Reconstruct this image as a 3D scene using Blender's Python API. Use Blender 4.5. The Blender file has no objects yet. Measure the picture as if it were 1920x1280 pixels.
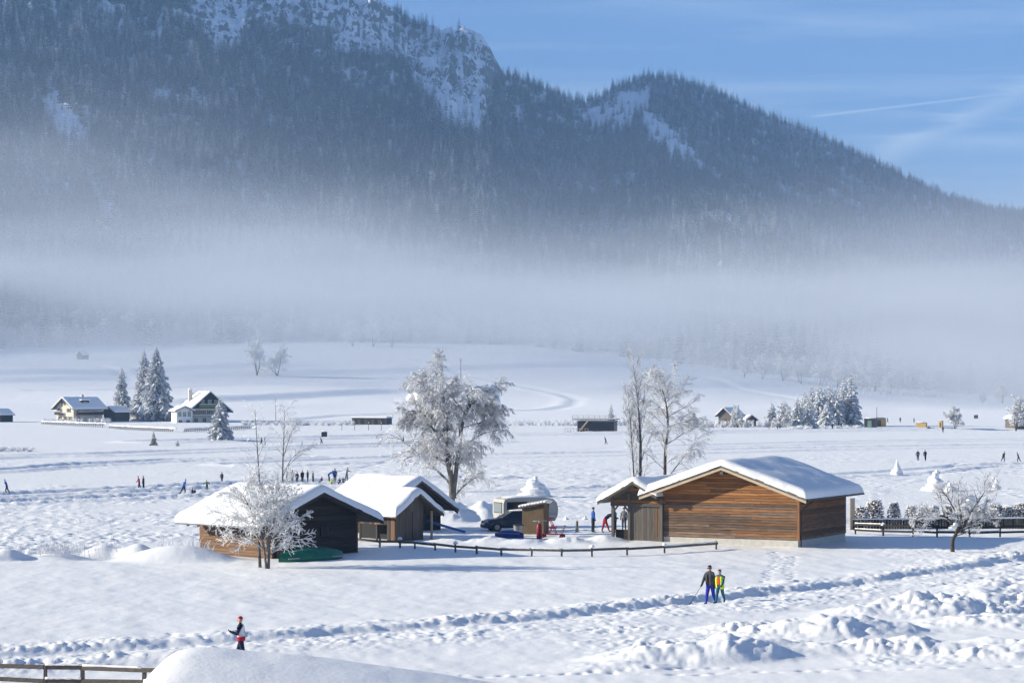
import bpy, bmesh, math, random
import numpy as np
from mathutils import Vector, Matrix, noise as mnoise

sc = bpy.context.scene
C = sc.collection
R = math.radians
rng = random.Random(7)

# ------------------------------------------------------------------ camera
F, HZ, CX, CH = 4600.0, 721.0, 960.0, 13.0      # focal length and horizon in 1920-px units, eye height
cam_d = bpy.data.cameras.new('camera')
cam_d.sensor_width = 36.0
cam_d.lens = 36.0 * F / 1920.0
cam_d.shift_y = (HZ - 640.0) / 1920.0
cam_d.clip_start = 1.0
cam_d.clip_end = 30000.0
cam = bpy.data.objects.new('camera', cam_d)
cam.location = (0, 0, CH)
cam.rotation_euler = (R(90), 0, 0)
C.objects.link(cam)
sc.camera = cam

# ------------------------------------------------------------------ light
SUN_EL, SUN_BACK = R(18.5), R(3.0)
S = Vector((-math.cos(SUN_EL) * math.cos(SUN_BACK), math.cos(SUN_EL) * math.sin(SUN_BACK), math.sin(SUN_EL)))
SUN_STRENGTH, SKY_STRENGTH, EXPOSURE = 5.0, 0.062, 1.03
sun_d = bpy.data.lights.new('sun', 'SUN')
sun_d.energy = SUN_STRENGTH
sun_d.angle = R(0.53)
sun_d.color = (1.0, 0.925, 0.75)
sun = bpy.data.objects.new('sun', sun_d)
sun.rotation_euler = (-S).to_track_quat('-Z', 'Y').to_euler()
sun.location = (-60, 60, 60)
C.objects.link(sun)

world = bpy.data.worlds.new('World')
sc.world = world
world.use_nodes = True
wn, wl = world.node_tree.nodes, world.node_tree.links
wn.clear()
w_out = wn.new('ShaderNodeOutputWorld')
w_bg = wn.new('ShaderNodeBackground')
w_sky = wn.new('ShaderNodeTexSky')
w_sky.sky_type = 'NISHITA'
w_sky.sun_disc = False
w_sky.sun_elevation = SUN_EL
w_sky.sun_rotation = R(273.0)
w_sky.altitude = 1500.0
w_sky.air_density = 1.0
w_sky.dust_density = 0.7
w_sky.ozone_density = 4.0
w_bg.inputs['Strength'].default_value = SKY_STRENGTH
def wmath(op, a, b=None, c=None):
    n = wn.new('ShaderNodeMath'); n.operation = op
    for i, v in enumerate((a, b, c)):
        if v is None: continue
        if isinstance(v, (int, float)): n.inputs[i].default_value = v
        else: wl.new(v, n.inputs[i])
    return n.outputs[0]
# thin cirrus and two contrails, by direction in the sky
w_tc = wn.new('ShaderNodeTexCoord')
w_sep = wn.new('ShaderNodeSeparateXYZ'); wl.new(w_tc.outputs['Generated'], w_sep.inputs[0])
dx, dy, dz = w_sep.outputs
# cirrus plane coordinates: where the direction meets a level sheet
zc = wmath('ADD', wmath('MAXIMUM', dz, 0.0), 0.06)
w_comb = wn.new('ShaderNodeCombineXYZ')
wl.new(wmath('DIVIDE', dx, zc), w_comb.inputs[0]); wl.new(wmath('DIVIDE', dy, zc), w_comb.inputs[1])
w_map = wn.new('ShaderNodeMapping'); wl.new(w_comb.outputs[0], w_map.inputs[0])
w_map.inputs['Location'].default_value = (3.4, 1.7, 0); w_map.inputs['Rotation'].default_value = (0, 0, R(35)); w_map.inputs['Scale'].default_value = (0.5, 1.6, 1)
w_noi = wn.new('ShaderNodeTexNoise'); wl.new(w_map.outputs[0], w_noi.inputs['Vector'])
w_noi.inputs['Scale'].default_value = 0.9; w_noi.inputs['Detail'].default_value = 7; w_noi.inputs['Roughness'].default_value = 0.62
w_noi.inputs['Distortion'].default_value = 0.6
w_mr = wn.new('ShaderNodeMapRange'); wl.new(w_noi.outputs['Fac'], w_mr.inputs[0])
w_mr.inputs[1].default_value = 0.45; w_mr.inputs[2].default_value = 0.80; w_mr.inputs[3].default_value = 0.0; w_mr.inputs[4].default_value = 0.6
cirrus = w_mr.outputs[0]
def dirpx(px, py):
    return Vector(((px - CX) / F, 1.0, (HZ - py) / F)).normalized()
def trail(p0, p1, width, strength, soft):
    """A contrail along the great circle through two directions, ended at both."""
    a, b = dirpx(*p0), dirpx(*p1)
    n = a.cross(b).normalized(); t = n.cross(a).normalized()
    def dot(v):
        d = wn.new('ShaderNodeVectorMath'); d.operation = 'DOT_PRODUCT'
        wl.new(w_tc.outputs['Generated'], d.inputs[0]); d.inputs[1].default_value = v
        return d.outputs['Value']
    al = dot(t); la = dot(b)
    wob = wmath('MULTIPLY', wmath('SUBTRACT', w_noi.outputs['Fac'], 0.5), width * soft)
    off = wmath('ABSOLUTE', wmath('ADD', dot(n), wob))
    core = wmath('SUBTRACT', 1.0, wmath('MINIMUM', wmath('DIVIDE', off, width), 1.0))
    e = b.dot(t)
    m1 = wmath('MINIMUM', wmath('MAXIMUM', wmath('DIVIDE', wmath('ADD', al, 0.002), 0.006), 0.0), 1.0)
    m2 = wmath('MINIMUM', wmath('MAXIMUM', wmath('DIVIDE', wmath('SUBTRACT', e, al), 0.012), 0.0), 1.0)
    front = wmath('GREATER_THAN', la, 0.5)
    return wmath('MULTIPLY', wmath('MULTIPLY', wmath('MULTIPLY', core, strength), wmath('MULTIPLY', m1, m2)), front)
veil = wmath('ADD', cirrus, trail((1515, 220), (1885, 176), 0.0006, 0.45, 0.6))
veil = wmath('ADD', veil, trail((1640, 300), (1990, 130), 0.006, 0.30, 4.0))
veil = wmath('MINIMUM', veil, 0.8)
w_tint = wn.new('ShaderNodeMix'); w_tint.data_type = 'RGBA'; w_tint.blend_type = 'MULTIPLY'
w_tint.inputs[0].default_value = 1.0
wl.new(w_sky.outputs[0], w_tint.inputs[6]); w_tint.inputs[7].default_value = (0.79, 0.82, 0.98, 1)
w_mix = wn.new('ShaderNodeMix'); w_mix.data_type = 'RGBA'
wl.new(veil, w_mix.inputs[0]); wl.new(w_tint.outputs[2], w_mix.inputs[6]); w_mix.inputs[7].default_value = (5.2, 6.0, 7.0, 1)
wl.new(w_mix.outputs[2], w_bg.inputs['Color'])
wl.new(w_bg.outputs[0], w_out.inputs['Surface'])

sc.view_settings.view_transform = 'Standard'
sc.view_settings.look = 'None'
sc.view_settings.exposure = EXPOSURE
sc.view_settings.gamma = 1.0
sc.view_settings.use_curve_mapping = False
sc.render.engine = 'CYCLES'
cy = sc.cycles
cy.max_bounces = 5; cy.diffuse_bounces = 2; cy.glossy_bounces = 2; cy.transmission_bounces = 3
cy.volume_bounces = 1; cy.transparent_max_bounces = 48
cy.use_denoising = True; cy.volume_step_rate = 4.0; cy.use_adaptive_sampling = True; cy.adaptive_threshold = 0.02
cy.caustics_reflective = False; cy.caustics_refractive = False
cy.sample_clamp_indirect = 4.0

# ------------------------------------------------------------------ helpers
def tag(o, label=None, cat=None, group=None, kind=None):
    if label: o['label'] = label
    if cat: o['category'] = cat
    if group: o['group'] = group
    if kind: o['kind'] = kind
    return o
def empty(name, loc, rz=0.0, label=None, cat=None, group=None):
    o = bpy.data.objects.new(name, None)
    o.empty_display_size = 0.3
    C.objects.link(o)
    o.location = loc; o.rotation_euler = (0, 0, rz)
    return tag(o, label, cat, group)
def link(name, me, parent=None, loc=None, rot=None, scale=None):
    o = bpy.data.objects.new(name, me)
    C.objects.link(o)
    if parent is not None: o.parent = parent
    if loc is not None: o.location = loc
    if rot is not None: o.rotation_euler = rot
    if scale is not None: o.scale = scale
    return o
def copy_tree(o, parent=None):
    c = o.copy(); C.objects.link(c)
    if parent is not None: c.parent = parent
    for ch in list(o.children): copy_tree(ch, c)
    return c

class MB:
    """Collects vertices and faces for one mesh."""
    def __init__(s): s.v = []; s.f = []; s.m = []; s.smooth = False
    def add(s, vs, fs, mi=0):
        b = len(s.v); s.v.extend(vs); s.f.extend([tuple(i + b for i in f) for f in fs]); s.m.extend([mi] * len(fs)); return s
    def box(s, x0, x1, y0, y1, z0, z1, mi=0, M=None):
        vs = [Vector((x, y, z)) for z in (z0, z1) for y in (y0, y1) for x in (x0, x1)]
        if M is not None: vs = [M @ v for v in vs]
        return s.add(vs, [(0, 2, 3, 1), (4, 5, 7, 6), (0, 1, 5, 4), (2, 6, 7, 3), (0, 4, 6, 2), (1, 3, 7, 5)], mi)
    def bar(s, a, b, w, h, mi=0, up=(0, 0, 1)):
        """A beam of width w and height h from a to b."""
        a, b = Vector(a), Vector(b); d = (b - a); L = d.length; d.normalize()
        sd = d.cross(Vector(up))
        if sd.length < 1e-4: sd = d.cross(Vector((1, 0, 0)))
        sd.normalize(); u = sd.cross(d)
        vs = [p + sd * (w / 2 * i) + u * (h / 2 * j) for p in (a, b) for i, j in ((-1, -1), (1, -1), (1, 1), (-1, 1))]
        return s.add(vs, [(3, 2, 1, 0), (4, 5, 6, 7), (0, 1, 5, 4), (1, 2, 6, 5), (2, 3, 7, 6), (3, 0, 4, 7)], mi)
    def tube(s, pts, rad, n=6, mi=0, cap=True):
        pts = [Vector(p) for p in pts]
        if isinstance(rad, (int, float)): rad = [rad] * len(pts)
        ref = None; rings = []; vs = []
        for i, p in enumerate(pts):
            d = (pts[min(i + 1, len(pts) - 1)] - pts[max(i - 1, 0)])
            if d.length < 1e-7: d = Vector((0, 0, 1))
            d.normalize()
            if ref is None:
                ref = d.cross(Vector((0.31, 0.17, 0.93)))
                if ref.length < 1e-3: ref = d.cross(Vector((1, 0, 0)))
            a = (ref - d * ref.dot(d)); a.normalize(); ref = a; b = d.cross(a)
            for k in range(n):
                t = 2 * math.pi * k / n
                vs.append(p + (a * math.cos(t) + b * math.sin(t)) * rad[i])
        fs = []
        for i in range(len(pts) - 1):
            for k in range(n):
                fs.append((i * n + k, i * n + (k + 1) % n, (i + 1) * n + (k + 1) % n, (i + 1) * n + k))
        if cap and n > 2:
            fs.append(tuple(range(n - 1, -1, -1))); q = (len(pts) - 1) * n; fs.append(tuple(range(q, q + n)))
        return s.add(vs, fs, mi)
    def blob(s, c, r, seed=0, amp=0.2, nu=10, nv=7, mi=0, flat=0.0):
        """A lumpy rounded lump; r is a radius triple, flat cuts the underside."""
        c = Vector(c); vs = []; fs = []
        for j in range(nv + 1):
            ph = math.pi * j / nv
            for i in range(nu):
                th = 2 * math.pi * i / nu
                d = Vector((math.sin(ph) * math.cos(th), math.sin(ph) * math.sin(th), math.cos(ph)))
                k = 1 + amp * mnoise.noise(d * 1.7 + Vector((seed * 3.7, seed * 1.3, seed))) + 0.5 * amp * mnoise.noise(d * 4.1 + Vector((seed, seed * 2.1, 0)))
                p = Vector((d.x * r[0] * k, d.y * r[1] * k, d.z * r[2] * k))
                if flat and p.z < -flat * r[2]: p.z = -flat * r[2]
                vs.append(c + p)
        for j in range(nv):
            for i in range(nu):
                fs.append((j * nu + i, (j + 1) * nu + i, (j + 1) * nu + (i + 1) % nu, j * nu + (i + 1) % nu))
        return s.add(vs, fs, mi)
    def prism(s, poly, y0, y1, mi=0, M=None):
        """A polygon in xz pushed along y."""
        n = len(poly)
        vs = [Vector((p[0], y0, p[1])) for p in poly] + [Vector((p[0], y1, p[1])) for p in poly]
        if M is not None: vs = [M @ v for v in vs]
        fs = [tuple(range(n)), tuple(range(2 * n - 1, n - 1, -1))] + [(i, i + n, (i + 1) % n + n, (i + 1) % n) for i in range(n)]
        return s.add(vs, fs, mi)
    def mesh(s, name, mats, smooth=False):
        me = bpy.data.meshes.new(name)
        me.from_pydata([tuple(v) for v in s.v], [], s.f)
        if not isinstance(mats, (list, tuple)): mats = [mats]
        for m in mats: me.materials.append(m)
        if len(mats) > 1: me.polygons.foreach_set('material_index', s.m)
        if smooth: me.polygons.foreach_set('use_smooth', [True] * len(me.polygons))
        me.update()
        return me
    def build(s, name, mats, parent=None, smooth=False, loc=None, rot=None, fix=True):
        me = s.mesh(name, mats, smooth)
        if fix:
            bm = bmesh.new(); bm.from_mesh(me); bmesh.ops.recalc_face_normals(bm, faces=bm.faces); bm.to_mesh(me); bm.free()
        return link(name, me, parent, loc, rot)

# ------------------------------------------------------------------ materials
def nodes(m):
    m.use_nodes = True
    nt = m.node_tree
    return nt, nt.nodes, nt.links, nt.nodes['Principled BSDF']
def mat(name, col, rough=0.7, var=0.25, scale=6.0, stretch=(1, 1, 1), bump=0.0, metal=0.0, rnd=0.0, spec=0.3, bscale=None, coord='Object', hue=None):
    """Colour with noise variation, optional random shift per object and fine relief."""
    m = bpy.data.materials.new(name)
    nt, N, L, P = nodes(m)
    P.inputs['Roughness'].default_value = rough
    P.inputs['Metallic'].default_value = metal
    P.inputs['Specular IOR Level'].default_value = spec
    tc = N.new('ShaderNodeTexCoord'); mp = N.new('ShaderNodeMapping')
    L.new(tc.outputs[coord], mp.inputs[0]); mp.inputs['Scale'].default_value = stretch
    no = N.new('ShaderNodeTexNoise'); no.inputs['Scale'].default_value = scale; no.inputs['Detail'].default_value = 6
    no.inputs['Roughness'].default_value = 0.65
    L.new(mp.outputs[0], no.inputs['Vector'])
    oi = N.new('ShaderNodeObjectInfo')
    if rnd:
        ad = N.new('ShaderNodeVectorMath'); ad.operation = 'ADD'
        ml = N.new('ShaderNodeMath'); ml.operation = 'MULTIPLY'; ml.inputs[1].default_value = 37.0
        L.new(oi.outputs['Random'], ml.inputs[0]); L.new(mp.outputs[0], ad.inputs[0]); L.new(ml.outputs[0], ad.inputs[1])
        L.new(ad.outputs[0], no.inputs['Vector'])
    cr = N.new('ShaderNodeValToRGB')
    c2 = hue if hue else col
    cr.color_ramp.elements[0].position = 0.28; cr.color_ramp.elements[1].position = 0.72
    cr.color_ramp.elements[0].color = (*[max(0, c * (1 - var)) for c in col], 1)
    cr.color_ramp.elements[1].color = (*[min(1, c * (1 + var)) for c in c2], 1)
    L.new(no.outputs['Fac'], cr.inputs[0])
    out = cr.outputs[0]
    if rnd:
        mr = N.new('ShaderNodeMapRange'); L.new(oi.outputs['Random'], mr.inputs[0])
        mr.inputs[3].default_value = 1 - rnd; mr.inputs[4].default_value = 1 + rnd
        mx = N.new('ShaderNodeMix'); mx.data_type = 'RGBA'; mx.blend_type = 'MULTIPLY'; mx.inputs[0].default_value = 1.0
        L.new(out, mx.inputs[6]); L.new(mr.outputs[0], mx.inputs[7]); out = mx.outputs[2]
    L.new(out, P.inputs['Base Color'])
    if bump:
        b = N.new('ShaderNodeBump'); b.inputs['Strength'].default_value = bump; b.inputs['Distance'].default_value = 0.02
        n2 = no
        if bscale:
            n2 = N.new('ShaderNodeTexNoise'); n2.inputs['Scale'].default_value = bscale; n2.inputs['Detail'].default_value = 4
            L.new(mp.outputs[0], n2.inputs['Vector'])
        L.new(n2.outputs['Fac'], b.inputs['Height']); L.new(b.outputs[0], P.inputs['Normal'])
    return m
def snow_mat(name, col=(0.885, 0.885, 0.888), bscale=3.0, bump=0.25, dist=0.1, b2=0.0):
    m = bpy.data.materials.new(name)
    nt, N, L, P = nodes(m)
    P.inputs['Roughness'].default_value = 0.55
    P.inputs['Specular IOR Level'].default_value = 0.18
    tc = N.new('ShaderNodeTexCoord')
    no = N.new('ShaderNodeTexNoise'); no.inputs['Scale'].default_value = bscale; no.inputs['Detail'].default_value = 8; no.inputs['Roughness'].default_value = 0.6
    L.new(tc.outputs['Object'], no.inputs['Vector'])
    n2 = N.new('ShaderNodeTexNoise'); n2.inputs['Scale'].default_value = 0.12; n2.inputs['Detail'].default_value = 4
    L.new(tc.outputs['Object'], n2.inputs['Vector'])
    cr = N.new('ShaderNodeValToRGB')
    cr.color_ramp.elements[0].color = (*[c * 0.95 for c in col], 1); cr.color_ramp.elements[1].color = (*[min(1, c * 1.03) for c in col], 1)
    L.new(n2.outputs['Fac'], cr.inputs[0]); L.new(cr.outputs[0], P.inputs['Base Color'])
    b = N.new('ShaderNodeBump'); b.inputs['Strength'].default_value = bump; b.inputs['Distance'].default_value = dist
    L.new(no.outputs['Fac'], b.inputs['Height']); L.new(b.outputs[0], P.inputs['Normal'])
    return m
def glass_mat(name, col=(0.02, 0.025, 0.03)):
    m = bpy.data.materials.new(name); nt, N, L, P = nodes(m)
    P.inputs['Base Color'].default_value = (*col, 1); P.inputs['Roughness'].default_value = 0.06
    P.inputs['Specular IOR Level'].default_value = 0.6
    return m
M = {}
M['snow'] = snow_mat('snow', bscale=2.2, bump=0.32, dist=0.09)
M['snow_lake'] = snow_mat('snow_lake', bscale=1.1, bump=0.55, dist=0.25)
M['snow_far'] = snow_mat('snow_far', bscale=0.25, bump=0.5, dist=0.4)
M['snow_roof'] = snow_mat('snow_roof', bscale=4.0, bump=0.35, dist=0.06)
M['snow_lump'] = snow_mat('snow_lump', bscale=6.0, bump=0.4, dist=0.05)
M['frost'] = mat('frost', (0.74, 0.76, 0.79), 0.7, 0.08, 8.0)

# ------------------------------------------------------------------ noise for terrain
def _h(ix, iy, seed):
    n = (ix.astype(np.int64) * 374761393 + iy.astype(np.int64) * 668265263 + seed * 974634777) & 0xFFFFFFFF
    n = ((n ^ (n >> 13)) * 1274126177) & 0xFFFFFFFF
    n = ((n ^ (n >> 16)) * 2246822519) & 0xFFFFFFFF
    return ((n ^ (n >> 15)) & 0xFFFFFF) / float(0xFFFFFF)
def vn(x, y, seed=0):
    ix, iy = np.floor(x), np.floor(y); fx, fy = x - ix, y - iy
    ux = fx * fx * fx * (fx * (fx * 6 - 15) + 10); uy = fy * fy * fy * (fy * (fy * 6 - 15) + 10)
    a = _h(ix, iy, seed); b = _h(ix + 1, iy, seed); c = _h(ix, iy + 1, seed); d = _h(ix + 1, iy + 1, seed)
    return 2 * ((a + (b - a) * ux) * (1 - uy) + (c + (d - c) * ux) * uy) - 1
def fbm(x, y, o=4, seed=0, g=0.5):
    t = 0; a = 1.0; s = 0
    for i in range(o):
        t = t + a * vn(x * 2 ** i + 17.3 * i, y * 2 ** i - 9.1 * i, seed + i); s += a; a *= g
    return t / s
def domes(x, y, seed=0, r0=0.35, r1=0.72):
    """Round lumps scattered one to a cell, highest wins."""
    ix, iy = np.floor(x), np.floor(y); out = np.zeros_like(x)
    for i in (-1, 0, 1):
        for j in (-1, 0, 1):
            cx, cy_ = ix + i, iy + j
            px = cx + _h(cx, cy_, seed); py = cy_ + _h(cx, cy_, seed + 1)
            r = r0 + (r1 - r0) * _h(cx, cy_, seed + 2)
            q = 1 - ((x - px) ** 2 + (y - py) ** 2) / (r * r)
            tx = _h(cx, cy_, seed + 3) - 0.5; ty = _h(cx, cy_, seed + 4) - 0.5
            out = np.maximum(out, np.maximum(q, 0) ** 0.6 * r * (1 + 1.3 * (tx * (x - px) + ty * (y - py)) / r))
    return out
def sst(a, b, x):
    t = np.clip((x - a) / (b - a), 0, 1); return t * t * (3 - 2 * t)
def polyline_dist(x, y, pts):
    """Unsigned distance, side (+ left of travel) and travel length along a polyline."""
    best = np.full(x.shape, 1e9); side = np.zeros_like(x); along = np.zeros_like(x); acc = 0.0
    for (ax, ay), (bx, by) in zip(pts[:-1], pts[1:]):
        ex, ey = bx - ax, by - ay; L = math.hypot(ex, ey); ex /= L; ey /= L
        t = np.clip((x - ax) * ex + (y - ay) * ey, 0, L)
        qx, qy = x - ax - ex * t, y - ay - ey * t
        d = np.hypot(qx, qy); m = d < best
        best = np.where(m, d, best); side = np.where(m, np.sign(ex * qy - ey * qx), side); along = np.where(m, acc + t, along); acc += L
    return best, side, along

# ------------------------------------------------------------------ where things are
def at(px, py, d):
    return Vector(((px - CX) / F * d, d, CH - (py - HZ) / F * d))
def on(px, py, z):
    """World x, y of the level-z point seen at a pixel of the photograph."""
    d = (CH - z) * F / (py - HZ)
    return ((px - CX) / F * d, d)

# skyline of the mountain: azimuth as pixel column, elevation as pixel row, distance of the ridge; left of view raised, unseen, to shade the face
SKY = np.array([(-2600, -760, 3800), (-1600, -740, 3950), (-900, -700, 4000), (-520, -560, 3950), (-250, -330, 3700), (0, -200, 3350), (250, -120, 3300), (560, -45, 3350), (700, -8, 3400), (730, 8, 3420),
    (752, 26, 3430), (770, 40, 3440), (788, 50, 3440), (806, 47, 3440), (824, 56, 3440), (842, 50, 3445), (854, 58, 3445), (868, 50, 3450), (886, 56, 3455), (902, 66, 3460), (914, 82, 3470), (924, 102, 3490), (933, 120, 3510), (946, 142, 3560), (1000, 160, 3650), (1060, 182, 3760),
    (1095, 194, 3830), (1130, 180, 3890), (1160, 162, 3940), (1205, 148, 4000), (1260, 148, 4060), (1330, 166, 4120), (1400, 203, 4180), (1460, 226, 4230), (1520, 247, 4280), (1600, 288, 4340),
    (1700, 336, 4400), (1780, 372, 4440), (1850, 392, 4470), (1920, 399, 4500), (2200, 430, 4600), (3000, 470, 4800), (4500, 520, 5000)], float)
BASE = np.array([(-2600, 690, 1100), (-1000, 680, 1200), (-300, 668, 1350), (0, 654, 1560), (300, 648, 1700), (560, 640, 1760), (960, 646, 1760), (1200, 672, 1640), (1350, 694, 1500),
    (1550, 716, 1420), (1680, 733, 1380), (1920, 744, 1400), (2400, 750, 1400), (4500, 745, 1400)], float)
def _ip(tab, px, k): return np.interp(px, tab[:, 0], tab[:, k])
def meadow(x, y):
    px = CX + F * x / np.maximum(y, 1.0)
    db = _ip(BASE, px, 2); zb = CH + (HZ - _ip(BASE, px, 1)) / F * db
    t = np.clip((y - 760) / (db - 760), 0, 1.2)
    z = 0.6 + (zb - 0.6) * np.clip(t, 0, 2) ** 1.7
    k = sst(0.03, 0.25, t) * (1 - sst(0.86, 1.0, t))
    z = z + k * (2.4 * fbm(x / 210 + 3.1, y / 330, 3, 61) + 0.25 * fbm(x / 30, y / 60, 3, 62))
    # terraces stepping down to the right
    for (x0, y0), (x1, y1), h, w in (((-128, 1040), (-62, 1165), 2.6, 9.0), ((-160, 1320), (60, 1500), 2.6, 14.0), ((-260, 1230), (-140, 1390), 3.0, 14.0), ((60, 1240), (190, 1420), 2.0, 16.0), ((-330, 1100), (-215, 1240), 2.2, 12.0)):
        ex, ey = x1 - x0, y1 - y0; L = math.hypot(ex, ey); ex /= L; ey /= L
        s = (x - x0) * ey - (y - y0) * ex; u = (x - x0) * ex + (y - y0) * ey
        fade = sst(-70, 20, u) * (1 - sst(L - 20, L + 70, u))
        z = z - fade * h * (sst(-w, w, s) - 1) * np.exp(-np.maximum(-s, 0) / 120) - 0
    for pts in TRAILS:
        d, side, al = polyline_dist(x, y, pts)
        z = z - 0.4 * np.exp(-(d / 3.0) ** 2) + 0.3 * np.exp(-((d - 5.5) / 3.0) ** 2) * (side > 0)
    return z
TRAILS = []
def mountain(x, y):
    px = CX + F * x / np.maximum(y, 1.0)
    db = _ip(BASE, px, 2); zb = CH + (HZ - _ip(BASE, px, 1)) / F * db
    dr = _ip(SKY, px, 2); zr = CH + (HZ - _ip(SKY, px, 1)) / F * dr
    jag = sst(560, 700, px) * (1 - sst(925, 960, px)) * 5 + sst(960, 1000, px) * 2.5
    zr = zr + jag * fbm(px / 13, px * 0, 4, 83, 0.6)
    t = (y - db) / (dr - db)
    tc = np.clip(t, 0, 1)
    z = zb + (zr - zb) * (0.42 * tc + 0.58 * tc ** 1.9)
    env = sst(0.0, 0.25, tc) * (1 - sst(0.82, 1.0, tc))
    rib = fbm(x / 330 + 0.25 * fbm(x / 200, y / 200, 2, 5), y / 900, 4, 71, 0.55)
    z = z + env * (46 * rib + 12 * fbm(x / 70, y / 90, 4, 75))
    # crags: broken ledges high up
    cr = sst(0.66, 0.86, t) * (1 - sst(0.97, 1.0, t))
    crag = np.abs(fbm(x / 38 + 0.8 * fbm(x / 30, z / 20, 2, 85), z / 22, 5, 81, 0.62))
    z = z + cr * (40 * crag - 10) * (1 - sst(940, 1000, px) * 0.6)
    over = np.maximum(y - dr, 0)
    z = z - over * 0.55
    return z, t

# the trodden path past the walkers, travelling to the right
PATH = [(-38, 86), (-21, 94.5), (-9.4, 102.5), (1, 111.2), (9.8, 120.2), (14.8, 126.3), (21.9, 135.9), (31.1, 148.8), (44, 165), (60, 180)]
# heaps of shovelled snow: x, y, rx, ry, turn, height
HEAPS = [(7.2, 95.6, 3.6, 2.0, 0.3, 1.15), (10.2, 97.2, 3.2, 1.8, 0.2, 0.6), (13.6, 104.6, 3.6, 2.2, 0.35, 1.0), (11.0, 106.0, 2.4, 1.8, 0, 0.55),
         (19.0, 113.5, 4.4, 2.6, 0.3, 1.05), (22.5, 108.5, 5.0, 2.6, 0.2, 0.6), (23.6, 119.5, 3.6, 2.4, 0.3, 1.1), (17.2, 98.0, 5.2, 1.7, 0.05, 0.6), (21.5, 95.5, 4.5, 1.8, 0.1, 0.7), (27, 128, 5, 2.5, 0.5, 0.7),
         (4.0, 92.5, 2.6, 1.5, 0, 0.32), (-13.5, 93.6, 2.6, 1.2, 0.3, 0.55), (-17.5, 91.6, 3.0, 1.2, 0.3, 0.35),
         # yard banks
         (-4.8, 192.5, 2.6, 2.6, 0, 2.3), (-2.2, 193, 2.4, 2.4, 0, 1.9), (-7.0, 192, 2.0, 2.2, 0, 1.7),
         (-3.8, 165.3, 1.7, 1.4, 0, 0.50), (-1.6, 164.6, 1.8, 1.4, 0, 0.52), (0.7, 163.8, 1.7, 1.2, 0, 0.36), (3.6, 164, 1.6, 1.1, 0, 0.42), (6.2, 165.0, 1.4, 1.0, 0, 0.5),
         ]
SMOOTH = [(-20.4, 149.2, 3.0, 1.9, 0, 0.95), (-25.5, 153, 1.3, 1.1, 0, 0.75), (-23.2, 152.2, 1.2, 1.0, 0, 0.85), (-33, 148, 2.4, 1.2, 0.2, 0.5), (-28, 150, 1.8, 1.2, 0.2, 0.4), (-30.5, 149, 1.0, 0.8, 0, 0.6), (11, 168.5, 2.6, 1.4, 0, 0.5)]
def shore(x):
    """Distance at which the bank starts to drop to the lake."""
    return 150 + 40 * sst(-19, -10, x) - 4 * sst(20, 30, x) + 2.5 * np.sin(x * 0.21)
# swept skating tracks and shovelled banks on the lake: pixel line at lake level, half width, bank height
def lake_line(*pp): return [on(px, py, 0.0) for px, py in pp]
TRACKS = [(lake_line((-260, 941), (0, 931), (180, 922), (350, 914), (620, 904), (900, 897)), 2.1, 0.55),
          (lake_line((-260, 957), (0, 944), (180, 936), (340, 929), (640, 918)), 2.6, 0.5),
          (lake_line((-300, 899), (0, 884), (140, 873), (330, 864), (560, 858)), 1.8, 0.55),
          (lake_line((-300, 872), (0, 857), (200, 853), (480, 842), (900, 829)), 4.5, 0.55),
          (lake_line((500, 871), (800, 858), (1150, 851), (1500, 842), (2100, 833)), 7.0, 0.45),
          (lake_line((300, 829), (760, 818), (1250, 812), (1700, 806), (2200, 802)), 7.0, 0.7),
          (lake_line((1500, 897), (1680, 886), (1830, 874), (2100, 866)), 2.2, 0.4),
          (lake_line((900, 926), (1130, 916), (1330, 906)), 1.4, 0.35),
          (lake_line((1250, 838), (1600, 829), (2100, 821)), 5.0, 0.45)]
def heap(x, y, h, seed, kx, ky):
    cx, cy_, rx, ry, a, hh = h
    c, s = math.cos(a), math.sin(a); u = ((x - cx) * c + (y - cy_) * s) / rx; v = (-(x - cx) * s + (y - cy_) * c) / ry
    r2 = u * u + v * v
    return hh * np.maximum(0, 1 - r2 * 0.42) ** 2 * (r2 < 2.38)
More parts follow.
